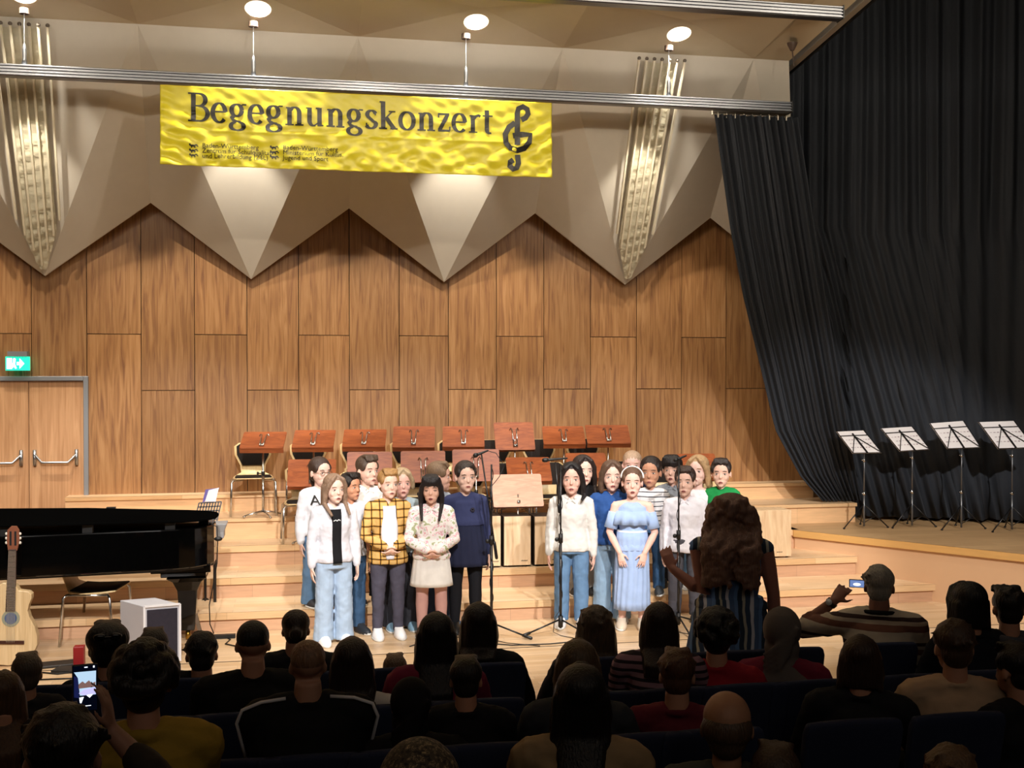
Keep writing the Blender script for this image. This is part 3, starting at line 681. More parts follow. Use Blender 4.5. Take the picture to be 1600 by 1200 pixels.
# cajons
def cajon(x0, y0, x1, y1, z, Y, label, mt='caj'):
    a, b = aty(x0, y1, Y), aty(x1, y0, Y); w, h = b.x - a.x, b.z - z
    e = empty('cajon', ((a.x + b.x) / 2, Y + .15, z), 0, label, 'cajon', 'cajons on the riser')
    m = MB(); m.b2((-w / 2 + .004, -.135, .015), (w / 2 - .004, .15, h)); m.build('cajon_body', P('cajon_dark', '2a1d14', .5) if mt == 'caj' else pale2, e, bevel=.004)
    m = MB(); m.b2((-w / 2 + .012, -.15, .02), (w / 2 - .012, -.135, h - .003)); f_ = m.build('front_plate', wood('maple_ply', [(.3, 'd8b78e'), (.7, 'ecd2b0')], (5, 5, .5), 4, .5) if mt == 'caj' else pale2, e)
    for sx in (-1, 1):
        for sy in (-1, 1):
            m = MB(); m.tube([(sx * (w / 2 - .04), sy * .1, 0), (sx * (w / 2 - .04), sy * .1, .018)], .015, 8); m.build('rubber_foot', BLACK, e)
    m = MB()
    for k in range(6): m.b2((w * .2 + k * .011 - .02, -.1515, .06), (w * .2 + k * .011 - .013, -.15, .068 + (k % 2) * .003))
    m.build('maker_mark', BLACK, f_)
pale2 = wood('pale_ash', [(.35, 'c9a680'), (.65, 'dcc09a')], (4, 4, .4), 5, .5)
cajon(745, 806, 784, 877, Z2, Y2 + .05, 'cajon with pale front plate, left one of the three behind the pale music stand')
cajon(786, 806, 831, 877, Z2, Y2 + .05, 'cajon with pale front plate, middle one of the three behind the pale music stand')
cajon(834, 806, 879, 876, Z2, Y2 + .05, 'cajon with pale front plate, right one of the three, next to the middle microphone stand')
cajon(1166, 797, 1238, 866, Z2, Y2 + .05, 'wide ash coloured wooden cajon box right of the woman with curly hair', 'ash')
# microphone stands
def mic_stand(px, py, Ytop, mic, label, boom=None, feet=25, cyc=True):
    p = atz(px, py, 0); Y = p.y; e = empty('microphone_stand', p, 0, label, 'microphone stand', 'microphone stands')
    zt = aty(px, Ytop, Y).z
    m = MB(); m.tube([(0, 0, .05), (0, 0, zt * .55)], .0125, 8); m.tube([(0, 0, zt * .5), (0, 0, zt - .02)], .008, 8); m.build('pole', BLACKM, e, True)
    m = MB(); m.tube([(0, 0, zt * .55 - .03), (0, 0, zt * .55 + .05)], .021, 8); m.ell((-.035, 0, zt * .55), (.02, .012, .02)); m.build('clutch', BLACK, e, True)
    for k in range(3):
        a = radians(feet + 120 * k); m = MB(); m.tube([(0, 0, .13), (cos(a) * .34, sin(a) * .34, .018)], .008, 6); m.tube([(cos(a) * .3, sin(a) * .3, .03), (cos(a) * .36, sin(a) * .36, .014)], .014, 7, True); m.build('leg', BLACKM, e, True)
    m = MB(); m.tube([(0, 0, .06), (0, 0, .16)], .022, 8); m.build('leg_hub', BLACK, e, True)
    a, b = mic; A_ = aty(a[0], a[1], Y) - p; B_ = aty(b[0], b[1], Y) - p
    m = MB(); m.tube([A_, A_.lerp(B_, .35), B_], [.017, .012, .008], 8, True); m.tube([A_, A_.lerp(B_, .12)], .021, 8, True); m.build('microphone', BLACK, e, True)
    if boom:
        q0, q1 = aty(*boom[0], Y) - p, aty(*boom[1], Y) - p
        m = MB(); m.tube([q0, q1], .007, 6); m.tube([q1.lerp(q0, .15), q1], .014, 8, True); m.build('boom_arm', BLACKM, e, True)
    m = MB(); pts = []
    for k in range(60):
        t = k / 59; pts.append((.016 * sin(t * 30), -.016 * cos(t * 30), (zt - .05) * (1 - t) + .2 * t))
    pts += [(-.06, -.03, .15), (-.08, -.05, .03), (-.02, -.1, .006), (.1, -.25, .006), (.35, -.4, .006)]
    m.tube(pts, .0035, 5); m.build('cable', BLACK, e, True)
    return e
c = mic_stand(768, 996, 722, ((742, 712), (762, 704)), 'black microphone stand right of the girl in the navy dress', ((752, 708), (776, 872)), feet=-25)
m = MB(); Y = c.location.y; m.tube([aty(x, y, Y) - c.location for x, y in ((760, 704), (775, 708), (788, 728), (780, 745), (768, 760), (764, 790))], .0035, 5); m.build('hanging_cable', BLACK, c, True)
mic_stand(876, 990, 722, ((850, 719), (886, 716)), 'black microphone stand in front of the black haired girl in white', ((868, 722), (874, 800)), feet=190)
mic_stand(1060, 985, 716, ((1055, 719), (1072, 712)), 'black microphone stand between the girl in stripes and the boy in the white shirt', feet=150)
m = MB(); m.tube([atz(x, y, .006) for x, y in ((640, 1010), (700, 992), (760, 1005), (800, 1008), (860, 1006), (900, 1002), (960, 1004))], .005, 5); o = m.build('floor_cable', BLACK, smooth=True); tag(o, 'thin black cable lying across the stage floor in front of the choir', 'cable')
# folding black stands on the platform
def wire_stand(px, py, desk, label, k):
    p = atz(px, py, Z3); Y = p.y; e = empty('sheet_music_stand', p, 0, label, 'music stand', 'black stands before the curtain')
    TL, TR, BR, BL = [aty(x, y, Y) - p for x, y in desk]
    for q in (TL, TR): q.y += .11
    for q in (BR, BL): q.y -= .04
    zt = (BL.z + BR.z) / 2 - .0
    m = MB(); m.tube([(0, 0, .02), (0, 0, zt * .45)], .011, 7); m.tube([(0, 0, zt * .45), (0, 0, zt + .02)], .008, 7); m.build('pole', P('gunmetal', '74767a', .35, .7), e, True)
    m = MB(); m.tube([(0, 0, zt * .45 - .01), (0, 0, zt * .45 + .025)], .015, 7); m.tube([(0, 0, zt * .46), (-.03, -.01, zt * .46)], .006, 5); m.tube([(0, 0, zt - .1), (0, 0, zt - .07)], .014, 7); m.tube([(0, 0, zt - .08), (-.035, -.01, zt - .08)], .006, 5); m.build('clamp', CHROME, e, True)
    for q in range(3):
        a = radians((180, 60, -20)[q] + 10); r = .27; mm = MB(); mm.tube([(0, 0, .27), (cos(a) * r, sin(a) * r, .012)], .007, 6); mm.tube([(0, 0, .06), (cos(a) * r * .5, sin(a) * r * .5, .14)], .004, 5); mm.ell((cos(a) * r, sin(a) * r, .01), (.014, .014, .01)); mm.build('leg', BLACKM, e, True)
    nrm = (TR - TL).cross(BL - TL).normalized(); nrm = nrm if nrm.y < 0 else -nrm
    m = MB(); off = -nrm * .006
    quadp = [TL, TR, BR, BL]; m.loft([[q + off for q in quadp], [q + off * 1.4 for q in quadp]]); m.build('sheet_music', WHITEP, e)
    m = MB(); ctop = (TL + TR) / 2 + (BL - TL) * .25; cb = (BL + BR) / 2
    f2 = nrm * .006
    m.bar(ctop - (BL - TL) * .12 + f2, cb + f2, .018, .006, nrm)
    for a_, b_ in ((TL + (BL - TL) * .22, TR + (BR - TR) * .22), (ctop, BL), (ctop, BR), (BL, BR), (TL, BL), (TR, BR)): m.bar(a_ + f2, b_ + f2, .008, .004, nrm)
    m.build('folding_frame', BLACKM, e)
    m = MB()
    for r_ in range(3):
        for q in range(9):
            t = (q + .5 * (r_ % 2)) / 10 + .1; z_ = .4 + r_ * .17; a_ = TL.lerp(TR, t).lerp(BL.lerp(BR, t), z_) + nrm * .0005
            m.bar(a_, a_ + (TR - TL) * .06, .004 + .004 * ((q * 7 + r_) % 3), .0005, nrm)
    m.build('printed_notes', P('faint_print', 'b9aab0', .7), e)
    return e
wd = [((1350, 825), [(1314, 675), (1357, 673), (1375, 707), (1330, 708)], 'leftmost, nearest the wooden risers'), ((1425, 824), [(1384, 690 - 20), (1433, 667), (1450, 702), (1403, 705)], 'second from left'),
      ((1502, 827), [(1461, 662), (1514, 658), (1529, 699), (1477, 701)], 'third from left'), ((1581, 830), [(1538, 660), (1594, 658), (1612, 699), (1556, 701)], 'rightmost, cut by frame edge')]
for k, (pp, dk, l) in enumerate(wd): wire_stand(pp[0], pp[1], dk, 'black folding music stand with white sheets on the side platform, ' + l, k)
# ------------------------------------------------------------------ grand piano
pz = atz(290, 1010, 0)
e = empty('grand_piano', (pz.x, pz.y, 0), radians(0), 'black glossy grand piano with its tail pointing right, at the left of the stage', 'piano')
xr = aty(334, 850, pz.y + .1).x - pz.x
out = [(xr - 3.0, -.2)] + [(xr - 1.9, -.22), (xr - 1.5, -.2), (xr - 1.1, -.15), (xr - .7, -.1), (xr - .42, -.07)] + [(xr - .42 + .42 * sin(radians(a)), .3 - .37 * cos(radians(a))) for a in (20, 40, 60, 80)] + [(xr, .42), (xr - .02, .62), (xr - .12, .78), (xr - .3, .88), (xr - 1.2, 1.2), (xr - 3.0, 1.22)]
out = [(x, .3 + (y - .3) * .72 if y > .3 else y) for x, y in out]
zr0, zr1 = aty(150, 893, pz.y).z, aty(150, 829, pz.y).z
m = MB(); m.prism(out, zr0, zr1); m.build('rim', LACQ, e, False, .012)
m = MB(); sc_ = [(x - .02 if x > xr - .5 else x, y) for x, y in out]; m.prism([(x * .97, y * .9 + .04) for x, y in out], zr0 - .02, zr0 + .01); m.build('bottom_frame', P('dark_beam', '1a120c', .5), e)
lidp = [(x + (.025 if x > -1 else 0), y - .03 if y < .3 else y + .03) for x, y in out]
def lidz(x, y): return zr1 + .052 + (xr - x) * .016 - max(0, y) * .012
m = MB(); n_ = len(lidp)
if True:
    lo_ = [V((x, y, lidz(x, y))) for x, y in lidp]; hi_ = [p + V((0, 0, .02)) for p in lo_]
    m.loft([lo_, hi_])
LIDM = P('lid_lacquer', '060606', .5, 0, 0)
lid = m.build('lid', LIDM, e, False, .01)
m = MB(); m.loft([[V((x * 1, y + .1, lidz(x, y) + .021)) for x, y in [(xr - 3, -.25), (xr - 1.95, -.25), (xr - 1.95, .6), (xr - 3, .6)]], [V((x, y + .1, lidz(x, y) + .04)) for x, y in [(xr - 3, -.2), (xr - 2.05, -.2), (xr - 2.05, .6), (xr - 3, .6)]]]); m.build('lid_flap', LIDM, lid, False, .008)
m = MB()
for x, y in ((xr - 2.2, -.17), (xr - 1.62, -.17), (xr - 1.0, -.1), (xr - .35, -.02), (xr - .1, .3), (xr - 1.0, 1.1)): m.b2((x - .04, y - .02, zr1 - .01), (x + .04, y + .04, lidz(x, y) + .01))
m.build('lid_prop', BLACK, e)
for k, (lx, ly) in enumerate(((0, .25), (xr - 2.7, 0.05), (xr - 2.7, 1.0))):
    m = MB(); b = zr0
    m.b2((lx - .3 if k == 0 else lx - .15, ly - .13, b - .06), (lx + .2, ly + .13, b + .01)); m.b2((lx - .22 if k == 0 else lx - .1, ly - .11, b - .1), (lx + .16, ly + .11, b - .06))
    sec = [(.17, b - .1), (.12, b - .14), (.085, b - .22), (.075, b - .35), (.065, .14), (.055, .09)]
    m.loft([[V((lx + x * r - .0, ly + y * r, z)) for x, y in ((-1, -1), (1, -1), (1, 1), (-1, 1))] for r, z in sec]); lg = m.build('leg', LACQ, e, False, .006)
    m = MB(); m.tube([(lx - .02, ly, .045), (lx + .02, ly, .045)], .045, 14); m.tube([(lx, ly, .05), (lx, ly, .1)], .02, 8); m.build('caster', P('brass', 'a8843c', .3, 1), lg, True)
m = MB()
for x in (xr - 1.9, xr - 1.4): m.tube([(x, .3, zr0 - .0), (x + .02, .3, zr0 - .06)], .006, 5)
m.tube([(xr - 3, .3, zr0 - .06), (xr - .9, .3, zr0 - .04)], .008, 6); m.build('pedal_rod', BLACK, e)
# cable + clip at tail
m = MB(); Y = pz.y; m.tube([aty(x, y, Y - .1) for x, y in ((330, 819), (339, 823), (340, 845), (339, 880), (333, 915), (327, 945), (328, 975), (334, 990))] , .005, 5); m.ell(aty(341, 842, Y - .1), (.035, .02, .02)); o = m.build('microphone_cable', BLACK, smooth=True); tag(o, 'thin black cable hanging down from the tail of the piano', 'cable')
# slanting wooden strut behind piano leg
p0, p1 = aty(300, 938, pz.y + .35), atz(317, 998, 0); p1 = V((p1.x, pz.y + .2, 0))
m = MB(); m.bar(p0 - p1, V((0, 0, .0)), .03, .03, (0, 1, 0)); o = m.build('keyboard_stand_leg', P('bronze_tube', '5a4632', .4, .5)); o.location = p1; tag(o, 'slanting bronze coloured stand leg right of the piano leg', 'stand')
# orchestra wire desk with papers behind piano tail
p = aty(325, 812, pz.y + 1.05); e = empty('sheet_music_stand', (p.x, p.y, 0), 0, 'grey perforated music stand with papers behind the piano tail', 'music stand')
Yq = p.y; TL, TR, BR, BL = [aty(x, y, Yq) - e.location for x, y in ((311, 786), (346, 784), (338, 818), (303, 818))]
m = MB()
for k in range(9): m.bar(TL.lerp(TR, k / 8), BL.lerp(BR, k / 8), .012, .006, (0, 1, 0))
for k in range(6): m.bar(TL.lerp(BL, k / 5), TR.lerp(BR, k / 5), .012, .006, (0, 1, 0))
m.build('perforated_desk', P('grey_metal', '7b7d80', .4, .6), e)
m = MB(); c = (BL + BR) / 2; m.tube([c, (c.x, 0, .03)], .012, 8); m.build('pole', BLACKM, e)
for k in range(3): a = radians(120 * k + 30); m = MB(); m.tube([(c.x, 0, .2), (c.x + .28 * cos(a), .28 * sin(a), .01)], .008, 6); m.build('leg', BLACKM, e)
for k, (pts, cc) in enumerate(([((320, 784), (326, 766), (342, 762), (337, 784)), 'efeaf0'], [((316, 786), (321, 765), (343, 762), (333, 776)), '6f62a8'])):
    m = MB(); q = [aty(x, y, Yq - .02 * (1 - k)) for x, y in pts]; m.loft([q, [v + V((0, .003, 0)) for v in q]])
    o = m.build('sheet_of_paper', P('paper', cc, .7)); tag(o, 'white paper sheet standing on the perforated stand behind the piano' if k == 0 else 'violet folder edge standing on the perforated stand behind the piano', 'paper')
p = aty(344, 826, pz.y + .95); m = MB()  # grey end of a keyboard behind the piano tail
m.loft([[V((x, y, z)) for x, y in ((-.13, -.1), (.04, -.1), (.04, .1), (-.13, .1))] for z in (-.08, -.02)] + [[V((x, y, .06)) for x, y in ((-.13, -.12), (.07, -.12), (.07, .12), (-.13, .12))]])
o = m.build('stage_monitor', P('grey_plastic', '8d8d8f', .5), bevel=.01); o.location = p; o.location.z = Z2 + .9 if 0 else p.z; tag(o, 'small grey keyboard end sticking out behind the piano tail', 'keyboard')
m = MB(); m.tube([(-.05, 0, -.08), (-.05, 0, -(p.z - .0))], .015, 6); m.build('keyboard_leg', BLACKM, o)
# chair under the piano seen from the side
c = copy_tree(base); q = atz(92, 1010, 0); c.location = (q.x + .28, q.y + .2, 0); c.rotation_euler.z = radians(80); c.scale = (1.15,) * 3
c['label'] = 'beech chair with dark pads turned sideways behind the guitar in front of the piano'; c['group'] = 'chairs beside the piano'; c.name = 'orchestra_chair'; del c['group']
# loudspeaker
fl = atz(224, 1040, 0); a = aty(187, 945, fl.y + .12); b = aty(224, 950, fl.y - .05); 
e = empty('loudspeaker', (b.x, fl.y, 0), radians(-9), 'white box loudspeaker with dark grille standing in front of the piano leg', 'loudspeaker')
hh_ = aty(224, 948, fl.y).z; w_ = aty(280, 960, fl.y).x - b.x
M_ = Matrix.Rotation(radians(0), 4, 'Z'); m = MB()
fx = .045; A0, A1 = V((0, 0, 0)), V((w_, .06, 0)); D_ = V((-.38, .5, 0)) * .6
def pr(m, pts, z0, z1): m.loft([[V((p.x, p.y, z)) for p in pts] for z in (z0, z1)])
e.rotation_euler.z = 0
pr(m, [A0, A1, A1 + D_, A0 + D_], .01, hh_); m.build('cabinet', P('white_laminate', 'c9c9d0', .45), e, bevel=.004)
t_ = (A1 - A0).normalized(); nn_ = V((t_.y, -t_.x, 0)); m = MB(); f0, f1 = A0 + t_ * .02 + nn_ * .006, A1 - t_ * .02 + nn_ * .006
pr(m, [f0, f1, f1 - nn_ * .005, f0 - nn_ * .005], .04, hh_ - .03); m.build('grille', P('grille_cloth', '33303a', .9, 0, .2, .15, .3, 30), e)
m = MB(); r_ = .014
for a_, b_ in ((A0 + V((0, 0, .01)), A0 + V((0, 0, hh_))), (A1 + V((0, 0, .01)), A1 + V((0, 0, hh_))), (A0 + V((0, 0, hh_)), A1 + V((0, 0, hh_)))): m.bar(a_ + nn_ * .006, b_ + nn_ * .006, .016, .012, nn_)
m.build('front_trim', P('white_edge', 'f0f0f4', .4), e)
# guitar on a stand
gy = atz(25, 1036, 0).y - .1; g0 = aty(15, 1034, gy); e = empty('guitar', (aty(13, 900, gy).x, gy, 0), 0, 'light spruce cutaway acoustic guitar standing upright at the left frame edge', 'guitar')
def gp(x, y, dy=0): q = aty(x, y, gy); return V((q.x - e.location.x, dy, q.z))
half = [(1038, 20), (1030, 36), (1015, 44), (1000, 46), (985, 44), (970, 38), (958, 33), (948, 34), (940, 36), (932, 30)]
rt = [(13, 1040), (38, 1036), (50, 1026), (58, 1008), (58, 995), (54, 980), (46, 965), (43, 955), (45, 945), (49, 936), (49, 929), (45, 925), (38, 924), (29, 923), (24, 914)]
lt = [(4, 911), (-10, 918), (-22, 928), (-26, 942), (-20, 958), (-24, 972), (-32, 990), (-32, 1010), (-22, 1030), (0, 1039)]
pts = rt + lt
SPR = wood('spruce_top', [(.3, 'c2a478'), (.7, 'd8bd92')], (10, 10, .4), 5, .35)
m = MB(); m.loft([[gp(x, y, 0) for x, y in pts], [gp(x, y, .09) for x, y in pts]]); m.build('guitar_body', [SPR], e, False, .004)
m = MB(); q = gp(17, 966, -.004); m.tube([q, q + V((0, .003, 0))], .075 * .9, 24); m.build('rosette', P('rosette_ring', '8d8d78', .4), e)
m = MB(); q = gp(17, 966, -.006); m.tube([q, q + V((0, .003, 0))], .052 * .9, 24); m.build('sound_hole', P('hole_blue', '4a5a78', .4), e)
m = MB(); m.loft([[gp(9, 955, -.012), gp(24, 955, -.012), gp(26, 858, -.012), gp(14, 858, -.012)], [gp(9, 955, .01), gp(24, 955, .01), gp(26, 858, .01), gp(14, 858, .01)]]); nk = m.build('neck', P('rosewood', '4c3a34', .4), e)
m = MB()
for k in range(18):
    y = 860 + 95 * (1 - .93 ** k) / (1 - .93 ** 18); m.bar(gp(13.5 - (y - 858) * .047, y, -.014), gp(25.5 - (y - 858) * .02, y, -.014), .004, .003, (0, 1, 0))
m.build('frets', CHROME, nk)
m = MB(); hd = [(13, 860), (27, 860), (31, 845), (30, 828), (26, 822), (18, 822), (12, 828), (11, 845)]; m.loft([[gp(x, y, -.01) for x, y in hd], [gp(x, y, .01) for x, y in hd]]); h_ = m.build('headstock', P('mahogany', '7d4a34', .4), e)
m = MB()
for x in (17, 24.5):
    m.loft([[gp(x - 1.6, 852, -.012), gp(x + 1.6, 852, -.012), gp(x + 1.6, 830, -.012), gp(x - 1.6, 830, -.012)], [gp(x - 1.6, 852, -.009), gp(x + 1.6, 852, -.009), gp(x + 1.6, 830, -.009), gp(x - 1.6, 830, -.009)]])
m.build('head_slots', BLACK, h_)
for k, y in enumerate((834, 841, 848)):
    for x in (10, 31.5): m = MB(); m.ell(gp(x, y, 0), (.01, .008, .012)); m.build('tuning_peg', P('peg_white', 'd8d2c4', .4), h_, True)
m = MB(); m.loft([[gp(-12, 1006, -.012), gp(38, 1006, -.012), gp(38, 1001, -.012), gp(-12, 1001, -.012)], [gp(-12, 1006, .0), gp(38, 1006, .0), gp(38, 1001, .0), gp(-12, 1001, .0)]]); m.build('bridge', P('bridge_dark', '3a1c14', .4), e)
m = MB()
for k in range(6): m.tube([gp(11 + k * 2.4, 1003, -.02), gp(14.5 + k * 2.0, 860, -.018)], .0012, 4)
m.build('strings', P('string', 'cfc9b8', .3, .6), e)
zlow = gp(13, 1040).z
m = MB(); m.tube([(-.12, .12, 0), (0, .1, zlow + .1), (.12, .12, 0)], .01, 6); m.tube([(-.12, -.05, zlow - .01), (-.12, .1, zlow + .02), (.12, .1, zlow + .02), (.12, -.05, zlow - .01)], .01, 6); m.tube([(0, .1, zlow + .02), (0, .3, 0)], .01, 6)
o = m.build('guitar_stand', BLACK, smooth=True); o.location = e.location; tag(o, 'low black guitar stand under the acoustic guitar', 'stand')
# small things on the floor by the guitar
p = atz(124, 1042, 0); m = MB(); zc_ = aty(124, 1009, p.y).z; m.loft([[V((x * .04, y * .04, z)) for x, y in ((-1, -1), (1, -1), (1, 1), (-1, 1))] for z in (0, zc_)]); o = m.build('red_case', P('red_plastic', '8a1418', .4), bevel=.006); o.location = p; tag(o, 'upright red case on the stage floor near the raised phone', 'case')
for k, (x, y, c_) in enumerate(((85, 1038, '26221f'), (112, 1046, '1c1a18'))):
    p = atz(x, y, .01 + .0 * k); m = MB(); m.box((0, 0, 0), (.34 - .08 * k, .16, .02)); o = m.build('pedal_board', P('dark_case', c_, .5), bevel=.004); o.location = p; o.rotation_euler.z = .2 - .5 * k
    tag(o, ('flat dark effects pedal lying right of the guitar', 'flat black effects pedal lying beside the red case')[k], 'pedal')
m = MB(); m.tube([atz(x, y, .007) for x, y in ((60, 1050), (90, 1053), (115, 1050), (150, 1056), (110, 1060), (60, 1062))], .006, 5); tag(m.build('floor_cable', BLACK, smooth=True), 'looped black cable on the floor right of the guitar', 'cable')
m = MB(); m.tube([atz(x, y, .007) for x, y in ((318, 994), (345, 992), (360, 999), (352, 1006), (380, 1012))], .006, 5); q = atz(348, 994, .02); m.box(q, (.22, .05, .03)); tag(m.build('power_strip', BLACK), 'black power strip with cable on the floor behind the audience at left', 'power strip')
# ================================================================== PEOPLE
def jit(a): return random.uniform(-a, a)
def head_parts(hh, M, male=False):
    """adds head primitives (chin z=0, crown z=hh, face towards -y) through matrix M; returns list of (kind, args) in world local"""
    h = hh
    return h
def add_head(m, h, M, ears=True, wide=1.0):
    t = MB(); w = wide
    t.ell((0, .045 * h, .64 * h), (.335 * h * w, .405 * h, .36 * h), None, 18, 12)
    t.ell((0, -.05 * h, .41 * h), (.295 * h * w, .305 * h, .32 * h), None, 16, 10)
    t.ell((0, -.12 * h, .22 * h), (.225 * h * w, .23 * h, .20 * h), None, 14, 8)
    t.ell((0, -.25 * h, .09 * h), (.10 * h, .085 * h, .075 * h))
    for sx in (-1, 1): t.ell((sx * .15 * h, -.215 * h, .36 * h), (.1 * h, .085 * h, .1 * h))
    t.tube([(0, -.33 * h, .52 * h), (0, -.355 * h, .44 * h), (0, -.375 * h, .375 * h)], [.03 * h, .036 * h, .05 * h], 8, True)
    t.ell((0, -.325 * h, .215 * h), (.10 * h, .035 * h, .05 * h))
    t.ell((0, -.30 * h, .60 * h), (.2 * h, .05 * h, .045 * h))
    if ears:
        for sx in (-1, 1): t.ell((sx * .34 * h * w, .05 * h, .45 * h), (.035 * h, .075 * h, .115 * h))
    t.xf(M); m.v and None; b = len(m.v); m.add(t.v, t.f)
def face_bits(root, h, M, skinc, mouth=.5, brow='6a5442', lip='cc8a7e', closed=False, eyec='3a2a20', glasses=False):
    for sx in (-1, 1):
        e_ = MB()
        if not closed: e_.ell((sx * .14 * h, -.300 * h, .495 * h), (.054 * h, .032 * h, .027 * h)); e_.xf(M)
        else: e_.tube([(sx * .08 * h, -.31 * h, .50 * h), (sx * .14 * h, -.318 * h, .49 * h), (sx * .2 * h, -.29 * h, .50 * h)], .012 * h, 6, True); e_.xf(M)
        eo = e_.build('eye', P('eye_white', 'e8e2dc', .3) if not closed else P('eyelash', '2a1c16', .6), root, True)
        if not closed:
            i_ = MB(); i_.ell((sx * .14 * h, -.322 * h, .496 * h), (.027 * h, .010 * h, .026 * h)); i_.xf(M); i_.build('iris', P('iris', eyec, .25), eo, True)
            i_ = MB(); i_.tube([(sx * .085 * h, -.322 * h, .512 * h), (sx * .14 * h, -.332 * h, .522 * h), (sx * .195 * h, -.305 * h, .510 * h)], .007 * h, 5); i_.xf(M); i_.build('eyelash', P('eyelash', '2a1c16', .6), eo, True)
        b_ = MB(); b_.tube([(sx * .07 * h, -.345 * h, .595 * h), (sx * .14 * h, -.343 * h, .612 * h), (sx * .22 * h, -.302 * h, .595 * h)], [.009 * h, .012 * h, .006 * h], 6, True); b_.xf(M); b_.build('eyebrow', P('eyebrow', brow, .8), root, True)
    l_ = MB(); n = 16; rings = []
    o = mouth
    pts = [V((.072 * h * cos(2 * pi * k / n), -.352 * h + .02 * h * abs(cos(2 * pi * k / n)), (.215 - .02 * o) * h + (.012 + .032 * o) * h * sin(2 * pi * k / n))) for k in range(n + 1)]
    l_.tube(pts, .013 * h, 6); l_.xf(M); lo = l_.build('lips', P('lips', lip, .4), root, True)
    if o > 0:
        d = MB(); d.ell((0, -.350 * h, (.215 - .02 * o) * h), (.066 * h, .016 * h, (.008 + .032 * o) * h)); d.xf(M); d.build('mouth_opening', P('mouth_dark', '6a2a28', .5), lo, True)
    if glasses:
        g = MB()
        for sx in (-1, 1):
            g.tube([(sx * .15 * h + .085 * h * cos(a * pi / 8), -.375 * h, .5 * h + .07 * h * sin(a * pi / 8)) for a in range(17)], .009 * h, 5); g.tube([(sx * .235 * h, -.37 * h, .52 * h), (sx * .35 * h, .03 * h, .5 * h)], .008 * h, 5)
        g.tube([(-.065 * h, -.38 * h, .52 * h), (.065 * h, -.38 * h, .52 * h)], .009 * h, 5); g.xf(M); g.build('glasses', P('glasses_frame', '8a6a50', .3, .6), root, True)
